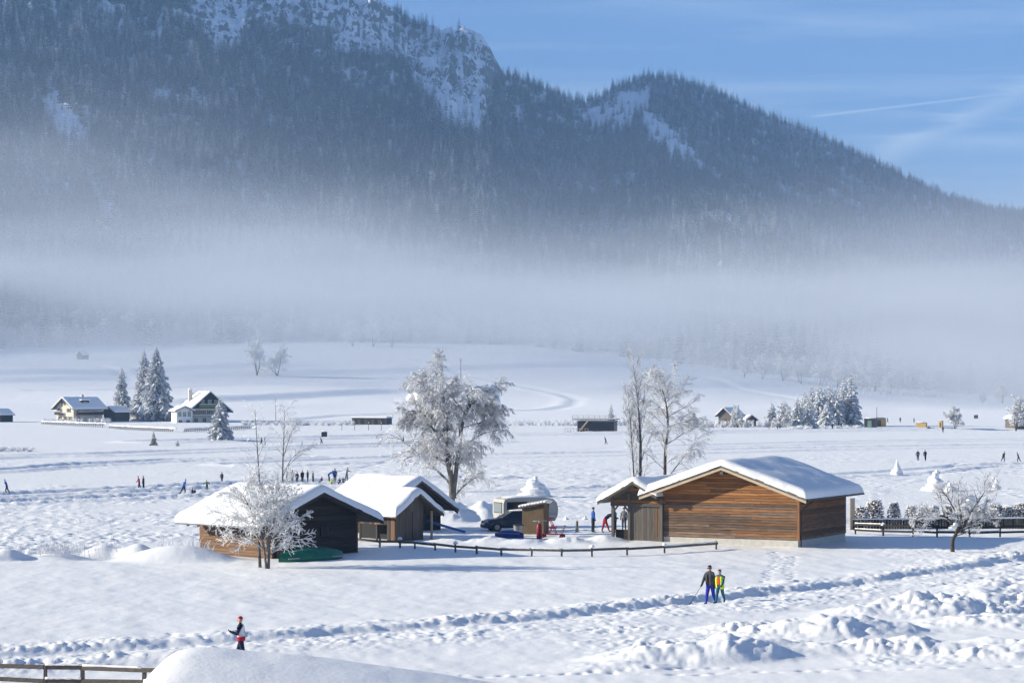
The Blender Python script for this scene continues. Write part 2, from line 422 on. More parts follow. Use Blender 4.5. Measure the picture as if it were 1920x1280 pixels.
def near_ground(x, y):
    z = 2.4 + 0.22 * fbm(x / 26, y / 34, 3, 11)
    # wind ripples in untouched snow
    z = z + 0.05 * fbm(x / 2.6 + y / 9, y / 5.5, 3, 12) + 0.018 * fbm(x / 0.7, y / 1.6, 2, 13)
    m = (y > 78) & (y < 215)
    lum1 = domes(x / 0.62, y / 0.75, 31) * 0.62; lum2 = domes(x / 0.30, y / 0.38, 41) * 0.30; big = domes(x / 1.25, y / 1.4, 51) * 1.25
    rough = np.zeros_like(x)
    d, side, al = polyline_dist(x, y, PATH)
    s = d * side
    wob = 0.35 * fbm(al / 3.0, x * 0, 3, 21) + 0.22 * fbm(x / 0.8, y / 0.9, 3, 28)
    s = s + wob
    bank = sst(0.8, 1.7, s) * (1 - sst(1.8, 5.0, s))
    pat = 0.45 + 0.55 * sst(-0.3, 0.3, fbm(x / 2.3, y / 2.3, 3, 29))
    z = z + bank * (0.09 + 0.13 * fbm(al / 3.0, s / 2, 3, 22)) + bank * pat * (0.24 * lum1 + 0.40 * lum2)
    z = z - 0.14 * (1 - sst(0.6, 1.8, np.abs(s))) + 0.07 * (1 - sst(0.5, 1, np.abs(s))) * fbm(x / 0.25, y / 0.4, 2, 23)
    nearb = sst(0.7, 1.3, -s) * (1 - sst(3.5, 8.0, -s + 2.0 * fbm(x / 5, y / 5, 2, 24)))
    rough = np.maximum(rough, nearb * 0.8)
    z = z + 0.10 * nearb
    # churned snow in the lower right
    churn = sst(-3, 6, x - (104 - y) * 0.4) * (1 - sst(-0.5, 2.5, s)) * sst(89.5, 93.5, y)
    patch = sst(-0.1, 0.3, fbm(x / 5, y / 5, 3, 25))
    rough = np.maximum(rough, churn * (0.06 + 0.9 * patch))
    hp = np.zeros_like(x)
    for i, h in enumerate(HEAPS): hp = np.maximum(hp, heap(x, y, h, i, 0, 0))
    # the far-right fence side is churned too
    rough = np.maximum(rough, 0.6 * sst(21, 25, x) * sst(136, 146, y) * (1 - sst(160, 170, y)))
    rough = np.maximum(rough, 0.45 * sst(168, 174, y) * (1 - sst(184, 192, y)) * sst(-8, -4, x) * (1 - sst(14, 18, x)) )
    z = z + rough * pat * (0.17 * lum1 + 0.28 * lum2 + 0.06 * fbm(x / 0.4, y / 0.5, 2, 27) - 0.02)
    k = sst(0.03, 0.3, hp)
    hp = hp * (0.80 + 0.5 * fbm(x / 2.2, y / 2.2, 3, 33))
    z = z + hp * 0.72 + k * pat * (0.22 * big * np.minimum(1, hp) + 0.24 * lum1 * np.minimum(1, hp + 0.3) + 0.20 * lum2)
    for i, h in enumerate(SMOOTH): z = z + heap(x, y, h, i, 0, 0)
    # footprints
    for pts, step in FEET:
        d, side, al = polyline_dist(x, y, pts)
        n = np.round(al / step); j1 = _h(n, n * 0 + 7, 66); j2 = _h(n, n * 0 + 9, 67); off = (al - n * step) - (j1 - 0.5) * 0.3; lat = d * side - 0.16 * np.where(n % 2 == 0, 1, -1) - (j2 - 0.5) * 0.25
        z = z - (0.05 + 0.13 * j1) * np.exp(-(off / 0.19) ** 2 - (lat / 0.13) ** 2)
    return z
FEET = [([(-14.6, 104.5), (-12.8, 101.6), (-11.8, 98.6)], 0.7), ([(-15.4, 103.2), (-12.6, 103.6), (-9.4, 101.0), (-6, 101.4)], 0.8),
        ([(16.6, 156), (16.2, 148), (14.6, 140), (13.6, 131), (12.0, 121)], 0.75), ([(17.4, 152), (16.0, 142), (15.2, 133)], 0.85),
        ([(6, 90.2), (12, 91.4), (22, 91.8)], 0.8), ([(20, 89.4), (27, 91.0), (24, 90)], 0.7), ([(-10, 88.8), (0, 89.8), (8, 92.4)], 0.6)]
def lake_ground(x, y):
    z = 0.0 * x
    a = np.clip(1.25 - y / 520.0, 0.25, 1)
    r = 0.12 + 0.88 * sst(-0.18, 0.22, fbm(x / 13, y / 26, 4, 91))
    calm = sst(360, 520, y)
    r = r * (1 - 0.6 * calm)
    tr = np.zeros_like(x); bk = np.zeros_like(x)
    for pts, hw, bh in TRACKS:
        d, side, al = polyline_dist(x, y, pts)
        d = d + 0.25 * fbm(al / 9.0, x * 0, 3, 92)
        tr = np.maximum(tr, 1 - sst(hw * 0.85, hw * 1.05, d))
        wd_ = np.maximum(0.55, y * 0.0042)
        b = sst(0, 1, (d - hw * 0.95) / wd_) * (1 - sst(0, 1, (d - hw - 1.3) / np.maximum(2.7, y * 0.009))) * (0.8 + 0.3 * fbm(al / 14.0, side, 3, 93))
        bk = np.maximum(bk, b * bh)
    lum = domes(x / 0.9, y / 1.5, 95) * 0.9; lum2 = domes(x / 0.45, y / 0.8, 96) * 0.45
    z = z + (1 - tr) * r * (0.09 * lum + 0.24 * lum2 + 0.12 * fbm(x / 0.7, y / 1.3, 3, 97) + 0.10 * fbm(x / 7, y / 12, 2, 98))
    z = z + (1 - tr) * bk * (0.9 + 0.3 * lum)
    for pts, step in LFEET:
        d, side, al = polyline_dist(x, y, pts)
        z = z - 0.22 * np.exp(-(d / 0.5) ** 2) * (0.6 + 0.4 * np.sin(al * 3.0))
    return z
LFEET = [(lake_line((1800, 868), (1760, 885), (1750, 905)), 1), (lake_line((1905, 872), (1780, 886), (1680, 893)), 1), (lake_line((620, 888), (720, 868), (760, 850)), 1),
         (lake_line((1000, 850), (1200, 835), (1290, 815)), 1), (lake_line((640, 866), (740, 858), (880, 850)), 1)]
def H(x, y):
    """Height of the ground, lake and meadow."""
    x = np.asarray(x, float); y = np.asarray(y, float)
    sh = shore(x)
    k = sst(0, 30, y - sh - 0.0)
    z = np.zeros_like(x)
    mn = y < 260
    if mn.any():
        z[mn] = (near_ground(x[mn], y[mn]) * (1 - k[mn]))
    ml = (y > 140) & (y < 900)
    if ml.any(): z[ml] += k[ml] * lake_ground(x[ml], y[ml]) * (1 - sst(720, 780, y[ml]))
    mm = y >= 700
    if mm.any(): z[mm] += sst(700, 790, y[mm]) * meadow(x[mm], y[mm])
    return z
def gz(x, y): return float(H(np.array([float(x)]), np.array([float(y)]))[0])
def stand(px, py, z=0.0):
    x, y = on(px, py, z); return Vector((x, y, gz(x, y)))
def put(px, d):
    x = (px - CX) / F * d; return Vector((x, d, gz(x, d)))

def puts(pxs, ds):
    pxs, ds = np.array(pxs, float), np.array(ds, float); xs = (pxs - CX) / F * ds; zs = H(xs, ds)
    return [Vector((float(a), float(b), float(c))) for a, b, c in zip(xs, ds, zs)]
def grid_object(name, X, Y, Z, material):
    nr, nc = X.shape
    me = bpy.data.meshes.new(name)
    co = np.stack([X, Y, Z], -1).reshape(-1, 3).astype(np.float32)
    idx = np.arange(nr * nc).reshape(nr, nc)
    q = np.stack([idx[:-1, :-1], idx[:-1, 1:], idx[1:, 1:], idx[1:, :-1]], -1).reshape(-1, 4)
    me.vertices.add(len(co)); me.vertices.foreach_set('co', co.ravel())
    me.loops.add(q.size); me.loops.foreach_set('vertex_index', q.ravel().astype(np.int32))
    me.polygons.add(len(q)); me.polygons.foreach_set('loop_start', np.arange(0, q.size, 4, dtype=np.int32))
    me.polygons.foreach_set('use_smooth', np.ones(len(q), bool))
    me.update(calc_edges=True)
    me.materials.append(material)
    o = link(name, me); o['kind'] = 'structure'
    return o, me
def cols(n_mid, n_out, half, outer):
    """Column ratios x/y: fine across the view, coarse out to the sides."""
    mid = np.linspace(-half, half, n_mid)
    t = np.linspace(0, 1, n_out + 1)[1:] ** 2
    side = half + (outer - half) * t
    return np.concatenate([-side[::-1], mid, side])
def hit(px, py):
    """Where a pixel's ray meets the meadow."""
    ds = np.linspace(790, 1790, 500); xs = (px - CX) / F * ds; zs = H(xs, ds); yy = HZ - (zs - CH) / ds * F
    i = int(np.argmax(yy <= py)) if (yy <= py).any() else 499
    return (float(xs[i]), float(ds[i]))
TRAILS += [[hit(*p) for p in tr] for tr in ([(940, 771), (1030, 768), (1075, 760), (1082, 748), (1050, 738), (1000, 728), (900, 708), (780, 672), (660, 657)], [(560, 787), (640, 779), (760, 775)], [(60, 732), (170, 731), (300, 728), (440, 722)], [(180, 684), (240, 705), (250, 720)], [(1320, 705), (1420, 735), (1500, 748)])]
# near ground, lake, meadow: one sheet cut in three, finer near the camera
U = cols(640, 24, 0.255, 1.6)
rows = np.concatenate([np.linspace(-60, 78, 24), np.arange(79, 132, 0.21), np.arange(132, 214, 0.33)])
yy = np.repeat(rows[:, None], len(U), 1); wref = np.maximum(yy, 60.0)
grid_object('ground', U[None, :] * wref, yy, H(U[None, :] * wref, yy), M['snow'])
rows2 = np.concatenate([[rows[-1]], np.exp(np.linspace(math.log(rows[-1] + 0.35), math.log(770), 470))])
U2 = cols(420, 20, 0.255, 1.4)
def strip(U_, r, name, m):
    yy = np.repeat(r[:, None], len(U_), 1); xx = U_[None, :] * yy
    return grid_object(name, xx, yy, H(xx, yy), m)
lake_z = strip(U2, rows2, 'frozen_lake', M['snow_lake'])
rows3 = np.exp(np.linspace(math.log(770), math.log(1830), 300))
U3 = cols(260, 16, 0.27, 1.2)
strip(U3, rows3, 'meadow', M['snow_far'])
# mountain
UM = np.concatenate([np.linspace(-0.72, -0.25, 50), np.linspace(-0.246, 0.23, 420), np.linspace(0.235, 0.7, 40)])
TM = np.concatenate([np.linspace(0.0, 0.7, 110), np.linspace(0.705, 1.0, 120), np.linspace(1.01, 1.25, 10)])
pxm = CX + F * UM
dbm, drm = _ip(BASE, pxm, 2), _ip(SKY, pxm, 2)
YM = dbm[None, :] + TM[:, None] * (drm - dbm)[None, :]
XM = UM[None, :] * YM
ZM, TT = mountain(XM, YM)
ZM[0] -= 0.8

m = bpy.data.materials.new('mountain_face'); nt, N, L, P = nodes(m)
P.inputs['Roughness'].default_value = 0.8; P.inputs['Specular IOR Level'].default_value = 0.1
geo = N.new('ShaderNodeNewGeometry'); sep = N.new('ShaderNodeSeparateXYZ'); L.new(geo.outputs['True Normal'], sep.inputs[0])
tc = N.new('ShaderNodeTexCoord')
no = N.new('ShaderNodeTexNoise'); no.inputs['Scale'].default_value = 0.045; no.inputs['Detail'].default_value = 9; no.inputs['Roughness'].default_value = 0.7
mp = N.new('ShaderNodeMapping'); mp.inputs['Scale'].default_value = (1, 1, 1.6); L.new(tc.outputs['Object'], mp.inputs[0]); L.new(mp.outputs[0], no.inputs['Vector'])
ad = N.new('ShaderNodeMath'); ad.operation = 'MULTIPLY_ADD'; L.new(no.outputs['Fac'], ad.inputs[0]); ad.inputs[1].default_value = 1.3
L.new(sep.outputs[2], ad.inputs[2])
cr = N.new('ShaderNodeValToRGB'); L.new(ad.outputs[0], cr.inputs[0])
mrn = N.new('ShaderNodeMapRange'); mrn.inputs[1].default_value = 1.00; mrn.inputs[2].default_value = 1.10; L.new(ad.outputs[0], mrn.inputs[0]); L.new(mrn.outputs[0], cr.inputs[0])
cr.color_ramp.elements[0].color = (0.13, 0.125, 0.125, 1); cr.color_ramp.elements[1].color = (0.80, 0.82, 0.86, 1)
L.new(cr.outputs[0], P.inputs['Base Color'])
bp = N.new('ShaderNodeBump'); bp.inputs['Strength'].default_value = 0.9; bp.inputs['Distance'].default_value = 6.0
n2 = N.new('ShaderNodeTexNoise'); n2.inputs['Scale'].default_value = 0.06; n2.inputs['Detail'].default_value = 8; L.new(tc.outputs['Object'], n2.inputs['Vector'])
L.new(n2.outputs['Fac'], bp.inputs['Height']); L.new(bp.outputs[0], P.inputs['Normal'])
M['mountain'] = m
mt, _ = grid_object('mountain', XM, YM, ZM, M['mountain'])

# ------------------------------------------------------------------ conifers
def needle_mat(name, dark, frost, lo, hi, rnd=0.12, scale=0.9):
    """Needles with frost and snow caught in patches."""
    m = bpy.data.materials.new(name); nt, N, L, P = nodes(m)
    P.inputs['Roughness'].default_value = 0.75; P.inputs['Specular IOR Level'].default_value = 0.15
    tc = N.new('ShaderNodeTexCoord'); oi = N.new('ShaderNodeObjectInfo')
    no = N.new('ShaderNodeTexNoise'); no.inputs['Scale'].default_value = scale; no.inputs['Detail'].default_value = 5; no.inputs['Roughness'].default_value = 0.7
    ad = N.new('ShaderNodeVectorMath'); ad.operation = 'ADD'; ml = N.new('ShaderNodeMath'); ml.operation = 'MULTIPLY'; ml.inputs[1].default_value = 91.0
    L.new(oi.outputs['Random'], ml.inputs[0]); L.new(tc.outputs['Object'], ad.inputs[0]); L.new(ml.outputs[0], ad.inputs[1]); L.new(ad.outputs[0], no.inputs['Vector'])
    sh = N.new('ShaderNodeMapRange'); L.new(oi.outputs['Random'], sh.inputs[0]); sh.inputs[3].default_value = -rnd; sh.inputs[4].default_value = rnd
    s2 = N.new('ShaderNodeMath'); s2.operation = 'ADD'; L.new(no.outputs['Fac'], s2.inputs[0]); L.new(sh.outputs[0], s2.inputs[1])
    mr = N.new('ShaderNodeMapRange'); L.new(s2.outputs[0], mr.inputs[0]); mr.inputs[1].default_value = lo; mr.inputs[2].default_value = hi
    mx = N.new('ShaderNodeMix'); mx.data_type = 'RGBA'; L.new(mr.outputs[0], mx.inputs[0])
    mx.inputs[6].default_value = (*dark, 1); mx.inputs[7].default_value = (*frost, 1)
    L.new(mx.outputs[2], P.inputs['Base Color'])
    return m
M['needle_forest'] = needle_mat('needle_forest', (0.018, 0.03, 0.028), (0.17, 0.19, 0.22), 0.50, 0.84)
M['needle_frosty'] = needle_mat('needle_frosty', (0.05, 0.065, 0.06), (0.52, 0.55, 0.59), 0.38, 0.68)
M['needle'] = needle_mat('needle', (0.022, 0.040, 0.028), (0.36, 0.40, 0.42), 0.50, 0.80, 0.05, 1.6)
M['needle_house'] = needle_mat('needle_house', (0.06, 0.075, 0.07), (0.66, 0.68, 0.72), 0.18, 0.46, 0.05, 1.1)
M['needle_white'] = needle_mat('needle_white', (0.10, 0.115, 0.12), (0.78, 0.80, 0.83), 0.22, 0.52, 0.05, 1.1)
M['twig_far'] = needle_mat('twig_far', (0.16, 0.13, 0.11), (0.72, 0.74, 0.77), 0.25, 0.60)
M['bark'] = mat('bark', (0.075, 0.06, 0.05), 0.9, 0.4, 5.0, (1, 1, 0.3), 0.5)

def conifer_crown(h, r, whorls, nb, seed, segs=2, side=True, droop=0.35, snow=None, z0=0.06):
    """Whorls of drooping boughs, each a ragged spray; snow pads go to a second builder."""
    q = random.Random(seed); mb = MB()
    for w in range(whorls):
        t = w / (whorls - 1.0)
        z = h * (z0 + (0.965 - z0) * t ** 0.92)
        rr = r * ((1 - t) ** 0.85 * 0.94 + 0.05) * q.uniform(0.82, 1.12)
        n = max(4, int(nb * (0.55 + 0.45 * (1 - t))))
        a0 = q.uniform(0, 6.28)
        for b in range(n):
            a = a0 + 6.283 * b / n + q.uniform(-0.3, 0.3)
            L_ = rr * q.uniform(0.7, 1.15)
            dr = droop * q.uniform(0.6, 1.4) * (1 - 0.55 * t)
            ca, sa = math.cos(a), math.sin(a)
            def pt(f, lat, up=0.0):
                zz = z + 0.12 * L_ * f - dr * L_ * f * f + up
                return Vector((ca * L_ * f - sa * lat, sa * L_ * f + ca * lat, zz))
            wd = L_ * q.uniform(0.20, 0.32) + 0.02 * h / 10
            hang = 0.10 * L_ + 0.012 * h
            # spray: centre line with ragged sides hanging a little
            vs = [pt(0.0, 0)]
            fs = []
            ks = [0.35, 0.72, 1.0] if segs >= 3 else [0.5, 1.0]
            for k in ks:
                ww = wd * (1.25 - 0.85 * k) if k < 1 else 0.0
                vs += [pt(k, 0, 0.02), pt(k * q.uniform(0.9, 1.05), ww + 0.02, -hang * q.uniform(0.5, 1.3)), pt(k * q.uniform(0.9, 1.05), -ww - 0.02, -hang * q.uniform(0.5, 1.3))]
            fs += [(0, 1, 2), (0, 3, 1)]
            for i in range(len(ks) - 1):
                o = 1 + 3 * i
                fs += [(o, o + 3, o + 4), (o, o + 4, o + 1), (o, o + 2, o + 5), (o, o + 5, o + 3)]
            if side and segs >= 3:
                for k in (0.45, 0.7, 0.88):
                    for sg in (-1, 1):
                        b0 = len(vs); l2 = wd * q.uniform(0.8, 1.5) * (1.15 - k * 0.6)
                        vs += [pt(k, 0), pt(k + 0.10, sg * 0.03), pt(k + 0.16, sg * l2, -hang * q.uniform(0.3, 1.4)), pt(k + 0.02, sg * l2 * 0.8, -hang * q.uniform(1.0, 2.2))]
                        fs += [(b0, b0 + 1, b0 + 2), (b0, b0 + 2, b0 + 3)]
            mb.add(vs, fs)
            if snow is not None and q.random() < 0.8:
                k0, k1 = q.uniform(0.25, 0.5), q.uniform(0.75, 1.0); ww = wd * q.uniform(0.4, 0.85); th = 0.05 * h / 10 + 0.05
                km = (k0 + k1) / 2
                sv = [pt(k0, 0, 0.03), pt(km, ww, -hang * 0.4 + 0.04), pt(km, 0, th + 0.06), pt(km, -ww, -hang * 0.4 + 0.04), pt(k1, 0, 0.04)]
                snow.add(sv, [(0, 2, 1), (0, 3, 2), (4, 1, 2), (4, 2, 3)])
    # leader
    mb.add([Vector((0.03 * h / 10, 0, h * 0.93)), Vector((-0.03 * h / 10, 0.03, h * 0.93)), Vector((0, -0.04, h * 0.93)), Vector((0, 0, h))], [(0, 1, 3), (1, 2, 3), (2, 0, 3)])
    return mb
def bare_crown_far(h, seed):
    """Frosted bare broadleaf tree for the far wood edge."""
    q = random.Random(seed); mb = MB()
    mb.tube([(0, 0, 0), (0, 0, h * 0.5), (0, 0, h * 0.9)], [0.22, 0.14, 0.03], 4)
    for i in range(70):
        a = q.uniform(0, 6.283); zz = h * q.uniform(0.15, 0.95); t = zz / h
        rr = h * 0.34 * math.sin(math.pi * min(1, 0.15 + t * 0.85)) ** 0.7 * q.uniform(0.3, 1.0)
        p = Vector((math.cos(a) * rr, math.sin(a) * rr, zz))
        for k in range(3):
            e = p + Vector((q.uniform(-1, 1), q.uniform(-1, 1), q.uniform(-0.7, 1))) * h * 0.09
            f = p + Vector((q.uniform(-1, 1), q.uniform(-1, 1), q.uniform(-0.9, 0.5))) * h * 0.07
            mb.add([p, e, f], [(0, 1, 2)])
    return mb

# ------------------------------------------------------------------ the wood on the mountain
protos = bpy.data.collections.new('forest_kinds')
def proto(name, mb, m):
    o = bpy.data.objects.new(name, mb.mesh(name, m)); protos.objects.link(o); return o
for i, (nm, mm, r) in enumerate((('a_spruce', 'needle_forest', 3.2), ('b_spruce', 'needle_forest', 4.2), ('c_spruce', 'needle_forest', 2.6), ('d_spruce', 'needle_frosty', 3.7), ('e_spruce', 'needle_frosty', 2.9))):
    proto(nm, conifer_crown(20.0, r, 13, 7, 100 + i, 2, False, 0.5), M[mm])
proto('f_broadleaf', bare_crown_far(13.0, 5), M['twig_far'])
proto('g_broadleaf', bare_crown_far(11.0, 6), M['twig_far'])

def inpoly(px, py, poly):
    c = np.zeros(px.shape, bool); n = len(poly)
    for i in range(n):
        x0, y0 = poly[i]; x1, y1 = poly[(i + 1) % n]
        k = ((y0 > py) != (y1 > py)) & (px < (x1 - x0) * (py - y0) / (y1 - y0 + 1e-9) + x0); c ^= k
    return c
BARE = [[(340, -80), (740, -80), (738, 5), (775, 52), (800, 38), (905, 46), (948, 115), (918, 170), (902, 240), (852, 232), (810, 172), (765, 138), (700, 96), (640, 90), (590, 40), (545, 52), (480, 42), (440, 92), (400, 96), (368, 30)],
        [(960, 150), (1040, 165), (1090, 196), (1140, 150), (1205, 140), (1215, 190), (1180, 225), (1130, 232), (1085, 205), (1030, 180)],
        [(1180, 190), (1215, 205), (1260, 225), (1300, 270), (1360, 345), (1330, 335), (1275, 290), (1225, 250)],
        [(60, 165), (120, 180), (170, 235), (160, 272), (120, 262), (95, 215)], [(150, 305), (180, 320), (225, 395), (195, 395), (165, 340)], [(280, 160), (310, 165), (308, 192), (285, 188)]]
nr = np.random.RandomState(4)
NT = 68000
u_ = nr.uniform(-0.30, 0.262, NT * 2); pxt = CX + F * u_
db_, dr_ = _ip(BASE, pxt, 2), _ip(SKY, pxt, 2)
tt = nr.uniform(0.0, 1.02, NT * 2)
yt = db_ + tt * (dr_ - db_); xt = u_ * yt
keep = nr.uniform(0, 1, NT * 2) < (yt / 4600) ** 1.0
xt, yt, tt = xt[keep], yt[keep], tt[keep]
zt, _ = mountain(xt, yt)
pxt = CX + F * xt / yt; pyt = HZ - F * (zt + 6 - CH) / yt
jx = pxt + 22 * fbm(pxt / 40, pyt / 40, 3, 301); jy = pyt + 18 * fbm(pxt / 30, pyt / 30, 3, 302)
bare = np.zeros(xt.shape, bool)
for pl in BARE: bare |= inpoly(jx, jy, pl)
thin = nr.uniform(0, 1, xt.shape)
keep = (~bare) | (thin < 0.05) | ((tt > 0.965) & (pxt > 945)) | ((tt > 0.97) & (pxt > 738) & (pxt < 800))
keep &= ~((fbm(xt / 60, yt / 90, 3, 303) > 0.52) & (thin < 0.7))
# on the crest only a scattered line of trees
keep &= (tt < 0.985) | (pxt > 935) | (thin < 0.02) | ((pxt > 738) & (pxt < 800))
xt, yt, zt, tt, pxt, pyt = xt[keep], yt[keep], zt[keep], tt[keep], pxt[keep], pyt[keep]
n = len(xt)
patchy = fbm(xt / 160, yt / 220, 3, 305)
frosty = (nr.uniform(0, 1, n) < np.clip(0.16 + 0.25 * sst(0.0, 0.35, patchy) + 0.40 * sst(420, 600, pyt + 120 * patchy), 0, 1))
kind_i = np.where(frosty, nr.randint(3, 5, n), nr.randint(0, 3, n))
low = (nr.uniform(0, 1, n) < sst(0.10, 0.0, tt) * 0.75)
kind_i = np.where(low, nr.randint(5, 7, n), kind_i)
size = (0.62 + 0.85 * nr.uniform(0, 1, n) ** 1.3) * np.where(tt > 0.95, 0.8, 1.0)
me = bpy.data.meshes.new('forest')
me.vertices.add(n); me.vertices.foreach_set('co', np.stack([xt, yt, zt - 0.5], -1).astype(np.float32).ravel())
for nm, ty, arr in (('kind_index', 'INT', kind_i.astype(np.int32)), ('size', 'FLOAT', size.astype(np.float32)), ('turn', 'FLOAT', nr.uniform(0, 6.283, n).astype(np.float32))):
    a = me.attributes.new(nm, ty, 'POINT'); a.data.foreach_set('value', arr)
forest = link('forest', me)
tag(forest, 'dark frosted conifer forest covering the mountain side above the fog', 'forest', kind='stuff')
ng = bpy.data.node_groups.new('forest_trees', 'GeometryNodeTree')
ng.interface.new_socket('Geometry', in_out='INPUT', socket_type='NodeSocketGeometry')
ng.interface.new_socket('Geometry', in_out='OUTPUT', socket_type='NodeSocketGeometry')
g_in, g_out = ng.nodes.new('NodeGroupInput'), ng.nodes.new('NodeGroupOutput')
ci = ng.nodes.new('GeometryNodeCollectionInfo'); ci.inputs['Collection'].default_value = protos
ci.inputs['Separate Children'].default_value = True; ci.inputs['Reset Children'].default_value = True
ip = ng.nodes.new('GeometryNodeInstanceOnPoints'); ip.inputs['Pick Instance'].default_value = True
def attr(nm, ty):
    a = ng.nodes.new('GeometryNodeInputNamedAttribute'); a.data_type = ty; a.inputs['Name'].default_value = nm; return a.outputs['Attribute']
cb = ng.nodes.new('ShaderNodeCombineXYZ')
ng.links.new(attr('turn', 'FLOAT'), cb.inputs[2])
ng.links.new(g_in.outputs[0], ip.inputs['Points']); ng.links.new(ci.outputs[0], ip.inputs['Instance'])
ng.links.new(attr('kind_index', 'INT'), ip.inputs['Instance Index']); ng.links.new(cb.outputs[0], ip.inputs['Rotation']); ng.links.new(attr('size', 'FLOAT'), ip.inputs['Scale'])
ng.links.new(ip.outputs[0], g_out.inputs[0])
md = forest.modifiers.new('trees', 'NODES'); md.node_group = ng

# ------------------------------------------------------------------ haze and fog
def volume_mat(name, col, density, aniso=0.0):
    m = bpy.data.materials.new(name); m.use_nodes = True
    N, L = m.node_tree.nodes, m.node_tree.links
    N.remove(N['Principled BSDF'])
    v = N.new('ShaderNodeVolumePrincipled'); v.inputs['Color'].default_value = (*col, 1); v.inputs['Density'].default_value = density
    v.inputs['Anisotropy'].default_value = aniso
    L.new(v.outputs[0], N['Material Output'].inputs['Volume'])
    return m
top = float(max(ZM.max(), 0)) + 60
hz_ = MB().box(-4200, 4200, -300, 6400, -30, top).build('haze', volume_mat('haze_air', (0.30, 0.56, 1.0), 0.00008))
tag(hz_, 'thin blue haze filling the whole valley', 'haze', kind='stuff')
# the fog bank: denser along a level band in front of the mountain foot, streaked, thinning upward and to the front
m = bpy.data.materials.new('fog_air'); m.use_nodes = True
N, L = m.node_tree.nodes, m.node_tree.links
N.remove(N['Principled BSDF'])
fv = N.new('ShaderNodeVolumePrincipled'); fv.inputs['Color'].default_value = (0.66, 0.72, 0.83, 1); fv.inputs['Anisotropy'].default_value = 0.0
L.new(fv.outputs[0], N['Material Output'].inputs['Volume'])
ftc = N.new('ShaderNodeTexCoord'); fs_ = N.new('ShaderNodeSeparateXYZ'); L.new(ftc.outputs['Object'], fs_.inputs[0])
def fm(op, a, b=None, c=None):
    n = N.new('ShaderNodeMath'); n.operation = op
    for i, v in enumerate((a, b, c)):
        if v is None: continue
        if isinstance(v, (int, float)): n.inputs[i].default_value = v
        else: L.new(v, n.inputs[i])
    return n.outputs[0]
def framp(v, a, b, lo=0.0, hi=1.0):
    n = N.new('ShaderNodeMapRange'); n.interpolation_type = 'SMOOTHSTEP'; L.new(v, n.inputs[0])
    for k, q in zip((1, 2, 3, 4), (a, b, lo, hi)): n.inputs[k].default_value = q
    return n.outputs[0]
def fnoise(sx, sy, sz, detail):
    mp = N.new('ShaderNodeMapping'); mp.inputs['Scale'].default_value = (1 / sx, 1 / sy, 1 / sz); L.new(ftc.outputs['Object'], mp.inputs[0])
    n = N.new('ShaderNodeTexNoise'); n.inputs['Scale'].default_value = 1.0; n.inputs['Detail'].default_value = detail; L.new(mp.outputs[0], n.inputs['Vector'])
    return n.outputs['Fac']
X_, Y_, Z_ = fs_.outputs
wavy = fm('MULTIPLY', fm('SUBTRACT', fnoise(420, 900, 400, 2), 0.5), 45.0)
zc_ = fm('ADD', fm('MULTIPLY', X_, -0.04), fm('ADD', 70.0, wavy))
def gauss(dz, lo, hi):
    """Bell over height with different spread below and above."""
    sg = fm('ADD', fm('MULTIPLY', fm('GREATER_THAN', dz, 0.0), hi - lo), lo)
    q = fm('DIVIDE', dz, sg)
    return fm('EXPONENT', fm('MULTIPLY', fm('MULTIPLY', q, q), -1.0))
core = fm('MULTIPLY', gauss(fm('SUBTRACT', Z_, zc_), 125.0, 26.0), 0.0034)
left = framp(X_, -420.0, 150.0, 1.0, 0.15)
veil_ = fm('MULTIPLY', fm('MULTIPLY', gauss(fm('SUBTRACT', Z_, fm('ADD', zc_, 40.0)), 50.0, 68.0), left), 0.0007)
streak = framp(fnoise(230, 500, 38, 5), 0.34, 0.66, 0.40, 1.75)
depth = fm('MULTIPLY', fm('MULTIPLY', framp(fm('ADD', Y_, fm('MULTIPLY', fm('MAXIMUM', X_, 0.0), 0.75)), 1020.0, 1520.0), framp(Y_, 3300.0, 2500.0)), framp(X_, -620.0, -400.0))
rlow = fm('MULTIPLY', fm('MULTIPLY', gauss(fm('SUBTRACT', Z_, 32.0), 60.0, 40.0), framp(X_, 0.0, 260.0)), 0.0022)
dens = fm('MULTIPLY', fm('MULTIPLY', fm('ADD', fm('ADD', core, veil_), rlow), streak), depth)
L.new(dens, fv.inputs['Density'])
m.cycles.volume_interpolation = 'LINEAR'
fb = MB().box(-620, 1300, 1010, 3320, -4, 420).build('fog_bank', m)
tag(fb, 'pale fog bank lying along the foot of the mountain behind the meadow', 'fog', kind='stuff')

# ------------------------------------------------------------------ wood and building materials
def wood(name, col, var=0.35, rnd=0.22, axis='x', hue=None):
    st = {'x': (0.5, 9, 9), 'z': (9, 9, 0.5), 'y': (9, 0.5, 9)}[axis]
    return mat(name, col, 0.85, var, 2.2, st, 0.35, rnd=rnd, spec=0.2, hue=hue)
for ax in ('x', 'y', 'z'):
    M['wood_orange_' + ax] = wood('wood_orange_' + ax, (0.33, 0.148, 0.056), 0.5, 0.3, ax)
    M['wood_brown_' + ax] = wood('wood_brown_' + ax, (0.21, 0.105, 0.05), 0.5, 0.3, ax)
    M['wood_worn_' + ax] = wood('wood_worn_' + ax, (0.122, 0.090, 0.068), 0.55, 0.35, ax, (0.18, 0.12, 0.085))
    M['wood_grey_' + ax] = wood('wood_grey_' + ax, (0.115, 0.10, 0.088), 0.4, 0.22, ax)
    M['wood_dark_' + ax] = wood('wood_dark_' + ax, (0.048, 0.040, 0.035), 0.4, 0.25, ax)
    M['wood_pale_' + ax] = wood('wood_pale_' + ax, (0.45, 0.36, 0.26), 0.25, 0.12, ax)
M['wood_tan_x'] = wood('wood_tan_x', (0.175, 0.105, 0.066), 0.35, 0.2, 'x')
